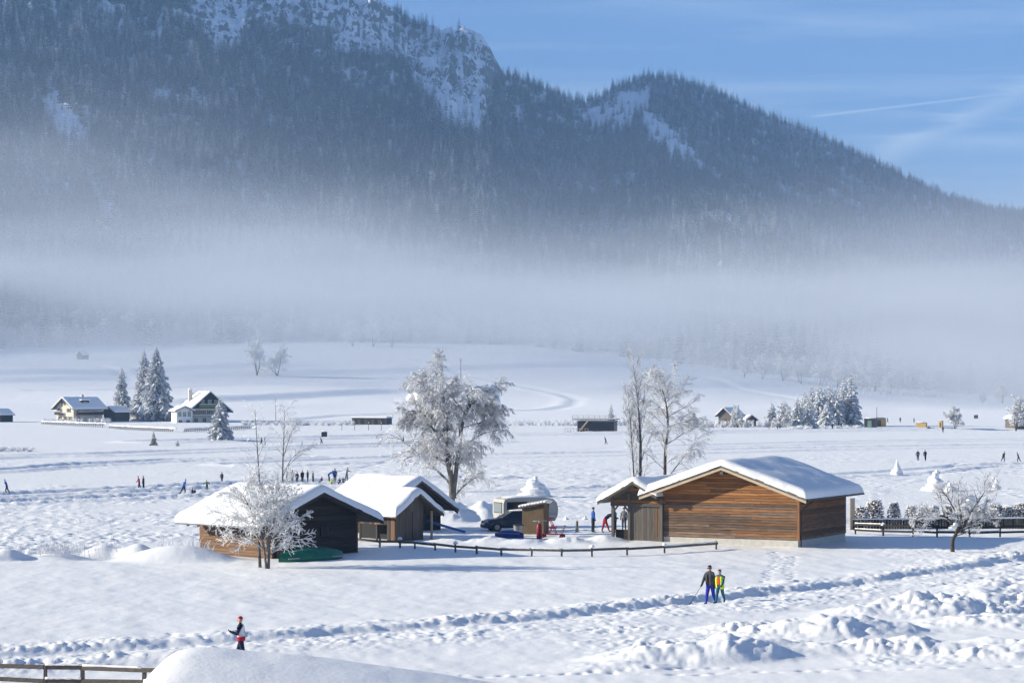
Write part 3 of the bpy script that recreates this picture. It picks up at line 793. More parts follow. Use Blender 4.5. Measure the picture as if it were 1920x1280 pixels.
M['wood_tan_y'] = wood('wood_tan_y', (0.175, 0.105, 0.066), 0.35, 0.2, 'y')
M['concrete'] = mat('concrete', (0.50, 0.48, 0.44), 0.9, 0.15, 3.0, bump=0.2)
M['metal_dark'] = mat('metal_dark', (0.05, 0.045, 0.042), 0.45, 0.2, 5.0, metal=0.6)
M['metal_grey'] = mat('metal_grey', (0.30, 0.31, 0.32), 0.4, 0.15, 5.0, metal=0.7)
M['black'] = mat('black', (0.012, 0.012, 0.014), 0.8, 0.2)
M['roofing'] = mat('roofing', (0.09, 0.08, 0.075), 0.85, 0.3, 4.0)
M['glass'] = glass_mat('glass')
M['glass_pale'] = glass_mat('glass_pale', (0.18, 0.21, 0.22))
M['teal'] = mat('teal', (0.008, 0.085, 0.095), 0.5, 0.3, 3.0)
M['green_tarp'] = mat('green_tarp', (0.012, 0.13, 0.085), 0.42, 0.25, 2.0, bump=0.2)
M['blue_plastic'] = mat('blue_plastic', (0.012, 0.045, 0.19), 0.35, 0.2, 3.0)
M['blue_pipe'] = mat('blue_pipe', (0.05, 0.16, 0.42), 0.4, 0.2, 3.0)
M['white_paint'] = mat('white_paint', (0.74, 0.74, 0.72), 0.4, 0.05, 3.0)
M['cream'] = mat('cream', (0.62, 0.57, 0.46), 0.9, 0.08, 1.0)
M['red_paint'] = mat('red_paint', (0.42, 0.012, 0.03), 0.4, 0.15, 4.0)
M['yellow'] = mat('yellow', (0.55, 0.36, 0.12), 0.7, 0.15, 3.0)
M['rubber'] = mat('rubber', (0.02, 0.02, 0.02), 0.85, 0.2)

def roof_snow(parent, hw, y0, y1, zr, slope, th, seed, name='snow', rr=0.35, sm=0.35, both=True, lo=None):
    """The snow lying on a gable roof: rounded rims, soft ridge. hw is the half span, zr the ridge of the roof surface."""
    def ax(a, b, n):
        t = np.linspace(0, 1, n); return a + (b - a) * (0.5 - 0.5 * np.cos(np.pi * t)) * 0.75 + (b - a) * t * 0.25
    us = ax(y0, y1, 44); vs_ = ax(-hw if lo is None else lo, hw, 61)
    V, Yg = np.meshgrid(vs_, us)
    de = np.minimum(np.minimum(Yg - y0, y1 - Yg), np.minimum(V - vs_[0], vs_[-1] - V))
    ed = np.clip(de / rr, 0, 1)
    prof = np.sqrt(np.clip(1 - (1 - ed) ** 2, 0, 1))
    base = zr - slope * np.abs(V); soft = zr - slope * (np.sqrt(V * V + sm * sm) - sm * 0.25)
    noise_ = 0.92 + 0.20 * fbm(V / 1.9 + seed, Yg / 1.9, 4, 500 + seed) + 0.05 * fbm(V / 0.4 + seed, Yg / 0.4, 2, 520 + seed) * (1 - ed)
    Z = base + (soft - base + th * noise_) * prof
    # rim sags a little over the edge
    k = (1 - ed) ** 2; jag = 0.05 * fbm(V * 2.3 + seed, Yg * 2.3, 3, 540 + seed)
    out = 0.07 + jag
    Vo = V + np.where(V - vs_[0] < rr, -k * out, 0) + np.where(vs_[-1] - V < rr, k * out, 0)
    Yo = Yg + np.where(Yg - y0 < rr, -k * out, 0) + np.where(y1 - Yg < rr, k * out, 0)
    Z = Z + 0.012
    Z = np.where(de <= 1e-6, base - 0.03 + jag * 0.4, Z)
    n, mcol = V.shape; top = np.stack([Vo, Yo, Z], -1).reshape(-1, 3)
    bot = np.stack([V, Yg, base + 0.004], -1).reshape(-1, 3)
    idx = np.arange(n * mcol).reshape(n, mcol); mb = MB(); q = []
    for j in range(n - 1):
        for i in range(mcol - 1): q.append((idx[j, i], idx[j, i + 1], idx[j + 1, i + 1], idx[j + 1, i]))
    o = n * mcol; ring = list(idx[0, :]) + list(idx[1:, -1]) + list(idx[-1, -2::-1]) + list(idx[-2:0:-1, 0])
    # closed below by a rim and two roof-plane sheets
    mb.add([tuple(v) for v in top], q)
    b0 = len(mb.v); mid = mcol // 2
    corner = [(V[0, 0], Yg[0, 0], base[0, 0]), (0 if lo is None or lo < 0 else V[0, 0], y0, zr), (V[0, -1], Yg[0, -1], base[0, -1]), (V[-1, -1], Yg[-1, -1], base[-1, -1]), (0, y1, zr), (V[-1, 0], Yg[-1, 0], base[-1, 0])]
    mb.add([(c[0], c[1], c[2] - 0.03) for c in corner], [(0, 5, 4, 1), (1, 4, 3, 2)])
    return mb.build(name, M['snow_roof'], parent, True)
def plank_h(parent, width_at, z, ph, y, m, proud=0.06, x_off=0.0, name='plank', gap=0.022):
    """One horizontal clapboard across a wall at local y; leans out at its lower edge."""
    w0, w1 = width_at(z + gap), width_at(z + ph)
    (a0, b0), (a1, b1) = w0, w1
    if b0 - a0 < 0.1: return None
    if b1 < a1: a1 = b1 = (a1 + b1) / 2
    mb = MB()
    mb.add([(a0, y, z + gap), (b0, y, z + gap), (b1, y, z + ph), (a1, y, z + ph), (a0, y - proud, z + gap), (b0, y - proud, z + gap), (b1, y - proud * 0.45, z + ph), (a1, y - proud * 0.45, z + ph)],
           [(4, 5, 6, 7), (3, 2, 1, 0), (0, 1, 5, 4), (1, 2, 6, 5), (2, 3, 7, 6), (3, 0, 4, 7)])
    return mb.build(name, m, parent)
def plank_v(parent, x0, x1, z0, z1a, z1b, y, m, proud=0.035, name='board'):
    """One upright board whose top follows the roof."""
    mb = MB(); mb.add([(x0, y, z0), (x1, y, z0), (x1, y, z1b), (x0, y, z1a), (x0, y - proud, z0), (x1, y - proud, z0), (x1, y - proud, z1b), (x0, y - proud, z1a)],
           [(4, 5, 6, 7), (3, 2, 1, 0), (0, 1, 5, 4), (1, 2, 6, 5), (2, 3, 7, 6), (3, 0, 4, 7)])
    return mb.build(name, m, parent)
def roof_slabs(parent, hw_, y0, y1, zr, slope, th, m, name='roof', right=None):
    mb = MB()
    for s in (-1, 1):
        hw = right if (s > 0 and right) else hw_
        mb.prism([(s * 0.002, zr), (s * hw, zr - slope * hw), (s * hw, zr - slope * hw - th), (s * 0.002, zr - th)], y0, y1)
    return mb.build(name, m, parent)
def bargeboards(parent, hw_, y, zr, slope, w, t, m, drop=0.0, name='bargeboard', right=None):
    for s in (-1, 1):
        hw = right if (s > 0 and right) else hw_
        mb = MB(); zz = zr - drop
        mb.prism([(s * 0.003, zz), (s * hw, zz - slope * hw), (s * hw, zz - slope * hw - w), (s * 0.003, zz - w)], y - t, y)
        mb.build(name, m, parent)
def wall_side(root, sx, W, L, y0, z0, z1, m, name):
    """Holder for a side wall's planks: local x runs along the wall, -y is outward."""
    e = MB().box(0, L, 0.0, 0.05, z0, z1).build(name, m, root)
    if sx < 0: e.location = (-W / 2, y0 + L, 0); e.rotation_euler = (0, 0, R(-90))
    else: e.location = (W / 2, y0, 0); e.rotation_euler = (0, 0, R(90))
    return e

# ------------------------------------------------------------------ big barn on the right
def place_root(name, px, d, ang, label, cat, z=None):
    p = put(px, d)
    return empty(name, (p.x, p.y, p.z if z is None else z), R(ang), label, cat)
W, LB, HE, SL = 10.1, 9.1, 3.58, 0.348
ang = R(-27.6); ca, sa = math.cos(ang), math.sin(ang)
c0 = on(1497, 1031, 2.2)
barn = empty('barn', (c0[0] - ca * W / 2, c0[1] - sa * W / 2, 2.2), ang, 'large barn of orange-brown horizontal boards with thick snow on its roof', 'barn')
HR = HE + SL * W / 2
fd = MB().box(-W / 2 + 0.04, W / 2 - 0.04, 0.04, LB - 0.04, -1.2, 0.62).build('foundation', M['concrete'], barn)
def gable_w(z):
    h = W / 2 if z < HE else max(0.0, W / 2 * (1 - (z - HE) / (HR - HE)))
    return (-h, h)
fw = MB().prism([(-W / 2 + 0.06, 0.6), (W / 2 - 0.06, 0.6), (W / 2 - 0.06, HE), (0, HR - 0.05), (-W / 2 + 0.06, HE)], 0.06, 0.12).build('front_wall', M['wood_dark_x'], barn)
bw = MB().prism([(-W / 2 + 0.06, 0.6), (W / 2 - 0.06, 0.6), (W / 2 - 0.06, HE), (0, HR - 0.05), (-W / 2 + 0.06, HE)], LB - 0.12, LB - 0.06).build('back_wall', M['wood_brown_x'], barn)
pr = random.Random(3)
PH = 0.178
z = 0.63; k = 0
while z < HR - 0.1:
    t = (z - 0.63) / (HR - 0.63)
    if t > 0.50: mm = pr.choice(['wood_orange_x'] * 5 + ['wood_brown_x'])
    elif t > 0.30: mm = pr.choice(['wood_brown_x', 'wood_brown_x', 'wood_worn_x', 'wood_orange_x'])
    else: mm = pr.choice(['wood_worn_x', 'wood_worn_x', 'wood_brown_x', 'wood_worn_x'])
    if k == 15: mm = 'wood_orange_x'
    j_ = pr.uniform(-3.2, 3.2); m2 = mm if pr.random() < 0.5 else pr.choice(['wood_orange_x', 'wood_brown_x'] if t > 0.35 else ['wood_worn_x', 'wood_brown_x'])
    if abs(j_) < gable_w(z + PH)[1] - 0.4:
        plank_h(fw, lambda q: (gable_w(q)[0], j_ - 0.006), z, PH, 0.05, M[mm], pr.uniform(0.05, 0.065)); plank_h(fw, lambda q: (j_ + 0.006, gable_w(q)[1]), z, PH, 0.05, M[m2], pr.uniform(0.05, 0.065))
    else: plank_h(fw, gable_w, z, PH, 0.05, M[mm])
    z += PH; k += 1
for sx, nm in ((1, 'side_wall'), (-1, 'side_wall')):
    sw = wall_side(barn, sx, W - 0.1, LB, 0.0, 0.62, HE, M['wood_dark_x'], nm)
    z = 0.63
    while z < HE - 0.05:
        t = (z - 0.63) / (HE - 0.63)
        mm = pr.choice(['wood_worn_x', 'wood_brown_x', 'wood_worn_x']) if t < 0.55 else pr.choice(['wood_brown_x', 'wood_brown_x', 'wood_orange_x', 'wood_worn_x'])
        plank_h(sw, lambda q: (0, LB), z, min(PH, HE - z), -0.01, M[mm]); z += PH
for cx_ in (-W / 2 - 0.02, W / 2 + 0.02):
    MB().box(cx_ - 0.08, cx_ + 0.08, -0.09, 0.09, 0.6, HE - 0.05).build('corner_board', M['wood_brown_z'], barn)
OX, OY = 0.92, 0.95
hw = W / 2 + OX
roof_slabs(barn, hw, -OY, LB + 0.8, HR + 0.16, SL, 0.14, M['wood_grey_y'])
bargeboards(barn, hw + 0.01, -OY, HR + 0.17, SL, 0.17, 0.05, M['wood_grey_x'])
bargeboards(barn, hw - 0.02, -OY, HR + 0.17, SL, 0.16, 0.04, M['wood_pale_x'], drop=0.172)
for px_, zz in ((0, HR - 0.30), (-W / 2 + 0.05, HE - 0.12), (W / 2 - 0.05, HE - 0.12)):
    MB().box(px_ - 0.11, px_ + 0.11, -OY + 0.02, 0.06, zz - 0.16, zz + 0.14).build('purlin', M['wood_grey_y'], barn)
for sx in (-1, 1):
    g = MB(); zz = HR + 0.16 - SL * hw - 0.10
    g.tube([(sx * (hw + 0.06), -OY + 0.02, zz), (sx * (hw + 0.06), LB + 0.8, zz)], 0.07, 8)
    gut = g.build('gutter', M['metal_dark'], barn)
    dp = MB().tube([(sx * (hw + 0.06), 0.25, zz - 0.05), (sx * (W / 2 + 0.35), 0.2, zz - 0.55), (sx * (W / 2 + 0.13), 0.15, zz - 0.75), (sx * (W / 2 + 0.13), 0.15, -0.3)], 0.05, 8).build('downpipe', M['metal_dark'], barn)
roof_snow(barn, hw, -OY, LB + 0.8, HR + 0.165, SL, 0.50, 1)

# ------------------------------------------------------------------ open shed beside the barn
p = put(1196, 165.5)
W2, L2, HE2, SL2 = 3.7, 6.0, 3.1, 0.55
shed = empty('open_shed', (p.x, p.y, 2.25), ang, 'small grey weathered plank shed with an open bay, left of the big barn', 'shed')
HR2 = HE2 + SL2 * W2 / 2
for i, (x, y) in enumerate(((-W2 / 2, 0), (-0.62, 0), (W2 / 2 - 0.1, 0), (-W2 / 2, L2), (0, L2), (W2 / 2 - 0.1, L2), (-W2 / 2, L2 / 2))):
    MB().box(x - 0.09, x + 0.09, y - 0.09, y + 0.09, -0.8, HE2 + (0.3 if abs(x) < 1 else 0)).build('post', M['wood_grey_z'], shed)
MB().box(-W2 / 2 - 0.15, W2 / 2, -0.10, 0.10, HE2 - 0.55, HE2 - 0.33).build('beam', M['wood_grey_x'], shed)
fw = MB().box(-0.55, W2 / 2, 0.06, 0.10, -0.4, HE2 - 0.5).build('front_wall', M['wood_grey_z'], shed)
x = -0.60
while x < W2 / 2 - 0.05:
    w = pr.uniform(0.15, 0.21); plank_v(fw, x, min(x + w, W2 / 2), -0.5, HE2 - 0.52, HE2 - 0.52, 0.05, M['wood_grey_z'], pr.uniform(0.03, 0.05)); x += w + 0.012
gp = MB().prism([(-W2 / 2 + 0.15, HE2 - 0.34), (W2 / 2 - 0.15, HE2 - 0.34), (0, HR2 - 0.15)], 0.03, 0.07).build('gable_panel', M['wood_grey_x'], shed)
z = HE2 - 0.34
while z < HR2 - 0.2:
    hwz = lambda q: (-(HR2 - q) / SL2 + 0.2, (HR2 - q) / SL2 - 0.2)
    plank_h(gp, hwz, z, 0.2, 0.02, M[pr.choice(['wood_grey_x', 'wood_grey_x', 'wood_brown_x', 'wood_orange_x', 'wood_dark_x'])]); z += 0.2
MB().box(-W2 / 2 + 0.1, -0.7, 0.2, 0.28, -0.4, 0.95).build('parapet', M['wood_dark_x'], shed)
for s, a in ((1, 0.0), (-1, 0.0)):
    MB().bar((-W2 / 2 if s > 0 else -0.62, -0.02, HE2 - 1.0), (-W2 / 2 + 0.45 if s > 0 else -1.05, -0.02, HE2 - 0.45), 0.08, 0.1).build('brace', M['wood_grey_z'], shed)
sw = wall_side(shed, 1, W2, L2, 0.0, -0.4, HE2, M['wood_grey_x'], 'side_wall')
roof_slabs(shed, W2 / 2 + 0.75, -0.85, L2 + 0.5, HR2 + 0.15, SL2, 0.12, M['wood_grey_y'], right=1.75)
bargeboards(shed, W2 / 2 + 0.76, -0.85, HR2 + 0.16, SL2, 0.2, 0.05, M['wood_grey_x'], right=1.76)
roof_snow(shed, 1.75, -0.85, L2 + 0.5, HR2 + 0.155, SL2, 0.42, 2, lo=-(W2 / 2 + 0.75))

# ------------------------------------------------------------------ left barn
W3, L3, HE3, SL3 = 7.0, 7.2, 2.55, 0.40
a3 = R(45); ca3, sa3 = math.cos(a3), math.sin(a3)
c3 = on(510, 1052, 2.2)
lb = empty('barn', (c3[0] + ca3 * W3 / 2, c3[1] + sa3 * W3 / 2, 2.25), a3, 'dark barn with a brown side wall and deep snow roof, behind the frosted tree', 'barn')
HR3 = HE3 + SL3 * W3 / 2
prof3 = [(-W3 / 2 + 0.06, -0.6), (W3 / 2 - 0.06, -0.6), (W3 / 2 - 0.06, HE3), (0, HR3 - 0.05), (-W3 / 2 + 0.06, HE3)]
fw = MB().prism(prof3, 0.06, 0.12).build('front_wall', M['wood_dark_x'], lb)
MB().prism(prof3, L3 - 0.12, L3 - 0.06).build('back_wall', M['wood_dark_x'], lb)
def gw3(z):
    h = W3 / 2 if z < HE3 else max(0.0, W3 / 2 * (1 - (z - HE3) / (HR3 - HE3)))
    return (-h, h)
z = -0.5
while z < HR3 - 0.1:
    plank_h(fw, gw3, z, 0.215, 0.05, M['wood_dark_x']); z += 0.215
win = MB().box(0.35, 1.0, -0.06, 0.02, 1.35, 1.95).build('window', M['black'], lb)
for i in range(4): MB().box(0.42 + i * 0.16, 0.47 + i * 0.16, -0.10, -0.065, 1.35, 1.95).build('window_bar', M['wood_grey_z'], win)
MB().box(-W3 / 2 + 0.35, -W3 / 2 + 1.05, -0.05, 0.0, -0.4, 1.8).build('door', M['wood_worn_z'], lb)
for sx in (-1, 1):
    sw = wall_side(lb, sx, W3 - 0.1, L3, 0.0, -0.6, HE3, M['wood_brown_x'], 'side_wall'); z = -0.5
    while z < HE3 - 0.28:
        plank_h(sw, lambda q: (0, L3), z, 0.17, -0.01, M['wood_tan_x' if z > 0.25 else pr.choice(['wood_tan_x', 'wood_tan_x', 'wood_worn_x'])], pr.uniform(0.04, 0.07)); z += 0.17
hw = W3 / 2 + 1.45
roof_slabs(lb, hw, -0.75, L3 + 0.6, HR3 + 0.16, SL3, 0.13, M['wood_grey_y'])
bargeboards(lb, hw + 0.01, -0.75, HR3 + 0.17, SL3, 0.24, 0.05, M['wood_dark_x'])
for i in range(7): MB().bar((-W3 / 2 + 0.1, 0.4 + i * 1.05, HE3 + 0.0), (-hw + 0.1, 0.4 + i * 1.05, HR3 - SL3 * (hw - 0.1) - 0.04), 0.10, 0.14).build('rafter', M['wood_grey_x'], lb)
MB().tube([(-hw - 0.05, -0.75, HR3 + 0.1 - SL3 * hw), (-hw - 0.05, L3 + 0.6, HR3 + 0.1 - SL3 * hw)], 0.05, 6).build('gutter', M['metal_grey'], lb)
roof_snow(lb, hw, -0.75, L3 + 0.6, HR3 + 0.165, SL3, 0.55, 3)

# ------------------------------------------------------------------ the two sheds behind it
W4, L4, HE4, SL4 = 3.4, 5.2, 2.0, 0.68
c4 = put(742, 165)
ss = empty('boat_shed', (c4.x + ca3 * W4 / 2, c4.y + sa3 * W4 / 2, 2.4), a3, 'small steep-roofed plank shed with teal door, front one of the two middle sheds', 'shed')
HR4 = HE4 + SL4 * W4 / 2
fw = MB().prism([(-W4 / 2 + 0.06, -0.5), (W4 / 2 - 0.9, -0.5), (W4 / 2 - 0.9, HE4 + SL4 * 0.9 - 0.05), (0, HR4 - 0.05), (-W4 / 2 + 0.06, HE4)], 0.06, 0.12).build('front_wall', M['wood_grey_z'], ss)
x = -W4 / 2
while x < W4 / 2 - 1.0:
    w = pr.uniform(0.16, 0.22); f = lambda q: HR4 - SL4 * abs(q) - 0.06
    plank_v(fw, x, x + w, -0.5, f(x), f(x + w), 0.05, M['wood_grey_z'], pr.uniform(0.03, 0.05)); x += w + 0.01
MB().box(W4 / 2 - 0.95, W4 / 2 - 0.05, 0.9, 0.98, -0.4, HE4 + 0.1).build('door', M['teal'], ss)
MB().box(W4 / 2 - 0.1, W4 / 2 + 0.02, 0.0, 0.12, -0.5, HE4).build('post', M['wood_pale_z'], ss)
sw = wall_side(ss, -1, W4, L4, 0.0, HE4 - 0.1, HE4, M['wood_dark_x'], 'side_wall')
MB().box(0, L4, 1.5, 1.55, -0.5, HE4).build('inner_wall', M['black'], sw)  # both inner walls coloured black in place of shade inside the open bay
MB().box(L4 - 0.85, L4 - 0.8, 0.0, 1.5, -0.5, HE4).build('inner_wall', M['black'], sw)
x = 0.0
while x < L4:
    w = pr.uniform(0.15, 0.2); up = x < L4 - 0.9
    plank_v(sw, x, min(L4, x + w), 1.15 if up else -0.5, HE4, HE4, -0.01, M[pr.choice(['wood_brown_z', 'wood_worn_z', 'wood_dark_z'])]); x += w + 0.012
for yy_ in (0.05, 1.6, 3.3): MB().box(yy_, yy_ + 0.14, -0.10, -0.02, -0.5, 1.15).build('post', M['wood_dark_z'], sw)
wall_side(ss, 1, W4, L4, 1.0, -0.5, HE4, M['wood_grey_x'], 'side_wall')
roof_slabs(ss, W4 / 2 + 0.5, -0.55, L4 + 0.4, HR4 + 0.12, SL4, 0.11, M['wood_grey_y'])
bargeboards(ss, W4 / 2 + 0.51, -0.55, HR4 + 0.13, SL4, 0.17, 0.05, M['wood_grey_x'])
roof_snow(ss, W4 / 2 + 0.5, -0.55, L4 + 0.4, HR4 + 0.125, SL4, 0.55, 4)
W5, L5, HE5, SL5 = 5.4, 5.6, 2.1, 0.60
c5 = put(775, 176)
rs = empty('boat_shed', (c5.x, c5.y, 2.3), a3, 'taller dark shed with a broad snow roof, rear one of the two middle sheds', 'shed')
HR5 = HE5 + SL5 * W5 / 2
pf = [(-W5 / 2 + 0.06, -0.5), (W5 / 2 - 0.06, -0.5), (W5 / 2 - 0.06, HE5), (0, HR5 - 0.05), (-W5 / 2 + 0.06, HE5)]
fw = MB().prism(pf, 0.06, 0.12).build('front_wall', M['wood_dark_z'], rs)
MB().prism(pf, L5 - 0.12, L5 - 0.06).build('back_wall', M['wood_dark_z'], rs)
x = -W5 / 2
while x < W5 / 2 - 0.05:
    w = pr.uniform(0.18, 0.24); f = lambda q: HR5 - SL5 * abs(q) - 0.06
    plank_v(fw, x, min(W5 / 2, x + w), -0.5, f(x), f(min(W5 / 2, x + w)), 0.05, M['wood_dark_z']); x += w + 0.012
for sx in (-1, 1): wall_side(rs, sx, W5, L5, 0.0, -0.5, HE5, M['wood_dark_x'], 'side_wall')
roof_slabs(rs, W5 / 2 + 0.95, -0.85, L5 + 0.5, HR5 + 0.14, SL5, 0.13, M['wood_grey_y'])
bargeboards(rs, W5 / 2 + 0.96, -0.85, HR5 + 0.15, SL5, 0.2, 0.05, M['wood_grey_x'])
bargeboards(rs, W5 / 2 + 0.94, -0.80, HR5 + 0.15, SL5, 0.16, 0.04, M['wood_dark_x'], drop=0.202)
roof_snow(rs, W5 / 2 + 0.95, -0.85, L5 + 0.5, HR5 + 0.145, SL5, 0.55, 5)

# ------------------------------------------------------------------ fences
def fence(name, label, pts, post_h, rails, group=None, post_w=0.11, rail_h=0.15, caps=0.4, seed=0, m='wood_grey', skip=(), lo=0.25, snow_rail=0.0):
    q = random.Random(seed)
    p0 = pts[0]; z0 = gz(*p0)
    root = empty(name, (p0[0], p0[1], z0), 0, label, 'fence', group)
    zs = [gz(*p) for p in pts]
    zs = [(zs[max(0, i - 1)] + zs[i] + zs[min(len(zs) - 1, i + 1)]) / 3 for i in range(len(zs))]
    loc = [Vector((p[0] - p0[0], p[1] - p0[1], z - z0)) for p, z in zip(pts, zs)]
    for i, p in enumerate(loc):
        hh = post_h * q.uniform(0.95, 1.12); w = post_w / 2
        Mx = Matrix.Translation(p) @ Matrix.Rotation(q.uniform(-0.04, 0.04), 4, 'Y') @ Matrix.Rotation(q.uniform(-0.3, 0.3), 4, 'Z')
        MB().box(-w, w, -w, w, -0.6, hh, 0, Mx).build('post', M[m + '_z'], root)
        if q.random() < caps:
            MB().blob(p + Vector((0, 0, hh + 0.02)), (0.16, 0.16, 0.15), seed + i, 0.3, 8, 5, flat=0.3).build('snow_cap', M['snow_lump'], root, True)
    for i in range(len(loc) - 1):
        a, b = loc[i], loc[i + 1]; d = (b - a).normalized(); sd = Vector((d.y, -d.x, 0)) * (post_w / 2 + 0.03)
        for k, rh in enumerate(rails):
            if (i, k) in skip: continue
            ja, jb = q.uniform(-0.03, 0.03), q.uniform(-0.03, 0.03)
            MB().bar(a + sd - d * 0.05 + Vector((0, 0, rh + ja)), b + sd + d * 0.05 + Vector((0, 0, rh + jb)), 0.045, rail_h).build('rail', M[m + '_x'], root)
            if snow_rail and q.random() < snow_rail:
                mb = MB(); n = 12; top = rail_h / 2
                pts_ = [a + sd + (b - a) * (0.02 + 0.96 * t / n) + Vector((0, 0, rh + top + ja + (jb - ja) * t / n + 0.02)) for t in range(n + 1)]
                mb.tube(pts_, [0.03 + 0.02 * q.random() for _ in pts_], 6); mb.build('snow_strip', M['snow_lump'], root, True)
    return root
def seg(pp): return [on(px, py, z) for px, py, z in pp]
fence('rail_fence', 'single-rail weathered fence running through the snow before the sheds and barn',
      seg([(664, 1022, 2.4), (712, 1026, 2.4), (750, 1028, 2.4), (778, 1030, 2.4), (816, 1033, 2.4), (854, 1036, 2.4), (894, 1039, 2.4), (940, 1042, 2.4), (997, 1043, 2.4), (1053, 1044, 2.4), (1110, 1043, 2.4), (1176, 1040, 2.4), (1246, 1036, 2.4), (1343, 1029, 2.4)]), 0.50, [0.40], seed=5, caps=0.35, snow_rail=0.35)
fence('rail_fence', 'two-rail fence beyond the gnarled tree, right of the big barn',
      seg([(1604, 1004, 2.2), (1656, 1007, 2.2), (1712, 1009, 2.2), (1757, 1011, 2.2), (1818, 1012, 2.2), (1875, 1011, 2.2), (1935, 1009, 2.2), (1990, 1007, 2.2)]), 0.78, [0.72, 0.34], seed=9, caps=0.1, m='wood_dark', snow_rail=0.5)
fence('rail_fence', 'two-rail brown fence in the bottom left corner of the picture',
      seg([(-70, 1285, 2.4), (-5, 1287, 2.4), (85, 1290, 2.4), (155, 1291, 2.4), (270, 1296, 2.4), (350, 1299, 2.4)]), 0.80, [0.76, 0.30], seed=12, caps=0.0, post_w=0.12, m='wood_grey', snow_rail=0.6)
# low wall of upright boards along the hedge
p0, p1 = put(1597, 181.0), put(1960, 182.0)
bwl = empty('board_fence', p0, math.atan2(p1.y - p0.y, p1.x - p0.x), 'low close-boarded wall of dark upright boards in front of the snowy hedge', 'fence')
Lw = (Vector((p1.x, p1.y)) - Vector((p0.x, p0.y))).length; x = 0.0
while x < Lw:
    w = pr.uniform(0.16, 0.22); t = x / Lw; zt_ = p0.z + (p1.z - p0.z) * t - p0.z
    MB().box(x, x + w, -0.02, 0.02 + pr.uniform(0, 0.02), zt_ - 0.5, zt_ + 0.72 + pr.uniform(-0.04, 0.04)).build('board', M[pr.choice(['wood_grey_z', 'wood_dark_z', 'wood_grey_z'])], bwl); x += w + 0.03
MB().tube([(i * Lw / 40, 0.0, (p1.z - p0.z) * i / 40 + 0.77) for i in range(41)], [0.05 + 0.03 * pr.random() for _ in range(41)], 6).build('snow_strip', M['snow_lump'], bwl, True)
pp_ = put(1598, 181); MB().box(-0.45, 0.45, -0.03, 0.03, -0.4, 2.3).build('partition', M['wood_pale_z'], None, loc=pp_, rot=(0, 0, R(60)))
tag(bpy.data.objects['partition'], 'pale wooden screen panel standing at the rear corner of the big barn', 'screen')

# ------------------------------------------------------------------ bare trees with hoar frost
def twig_mat(name, wood_c, frost_c, lo, hi, scale=3.0):
    m = needle_mat(name, wood_c, frost_c, lo, hi, 0.02, scale); return m
M['birch_bark'] = mat('birch_bark', (0.13, 0.12, 0.112), 0.9, 0.6, 2.6, (1, 1, 0.8), 0.5)
M['limb_frost'] = twig_mat('limb_frost', (0.09, 0.078, 0.07), (0.64, 0.65, 0.68), 0.42, 0.62, 1.3)
M['twig_grey'] = twig_mat('twig_grey', (0.34, 0.32, 0.31), (0.78, 0.79, 0.82), 0.24, 0.52)
M['twig_mid'] = twig_mat('twig_mid', (0.30, 0.29, 0.285), (0.72, 0.73, 0.76), 0.26, 0.55)
M['twig_white'] = twig_mat('twig_white', (0.52, 0.51, 0.50), (0.84, 0.85, 0.87), 0.25, 0.55)
M['twig_brown'] = twig_mat('twig_brown', (0.13, 0.10, 0.08), (0.60, 0.61, 0.63), 0.46, 0.74)
def rot_to(d, ang, az):
    """Direction at an angle from d, turned by az about it."""
    d = d.normalized(); a = d.orthogonal().normalized(); b = d.cross(a)
    return (d * math.cos(ang) + (a * math.cos(az) + b * math.sin(az)) * math.sin(ang)).normalized()
class Grower:
    def __init__(s, seed, spec):
        s.q = random.Random(seed); s.spec = spec; s.limbs = MB(); s.twigs = MB(); s.trunk = MB(); s.tops = []
    def run(s, p, d, L, r, lev):
        q, sp = s.q, s.spec[lev]; n = sp['n']; pts = [p.copy()]; rad = [r]; dirs = [d.copy()]
        for i in range(n):
            t = (i + 1) / n
            d = (d + Vector((q.gauss(0, 1), q.gauss(0, 1), q.gauss(0, 1))) * sp['wob'] + Vector((0, 0, sp['trop'] + sp.get('trop2', 0) * t))).normalized()
            p = p + d * (L / n); pts.append(p.copy()); rad.append(max(r * (1 - t * sp.get('taper', 0.85)), sp.get('rmin', 0.005))); dirs.append(d.copy())
        tgt = s.twigs if sp.get('twig') else s.limbs
        tgt.tube(pts, rad, sp['sides'], cap=False)
        if lev == 1: s.tops.append(pts)
        s.kids(pts, dirs, rad, L, lev)
    def kids(s, pts, dirs, rad, L, lev):
        if lev + 1 >= len(s.spec): return
        q, c = s.q, s.spec[lev + 1]; n = len(pts) - 1
        num = c['num'] if c.get('abs') else max(2, int(c['num'] * q.uniform(0.8, 1.2)))
        for k in range(num):
            f = c['from'] + (c.get('to', 1.0) - c['from']) * (k + q.random()) / num
            i = min(int(f * n), n - 1); u = f * n - i
            p = pts[i].lerp(pts[i + 1], u)
            d = rot_to(dirs[i], c['ang'] * q.uniform(0.7, 1.3), q.uniform(0, 6.283) if lev else 2.4 * k + q.uniform(-0.5, 0.5))
            l2 = c['len'] if c.get('abslen') else L * c['len']
            l2 *= q.uniform(0.65, 1.2) * (c['shape'](f) if 'shape' in c else (1.15 - 0.6 * f))
            rr = c['r'] if 'r' in c else min(rad[i] * 0.6, c['rk'] * l2)
            s.run(p, d, l2, rr, lev + 1)
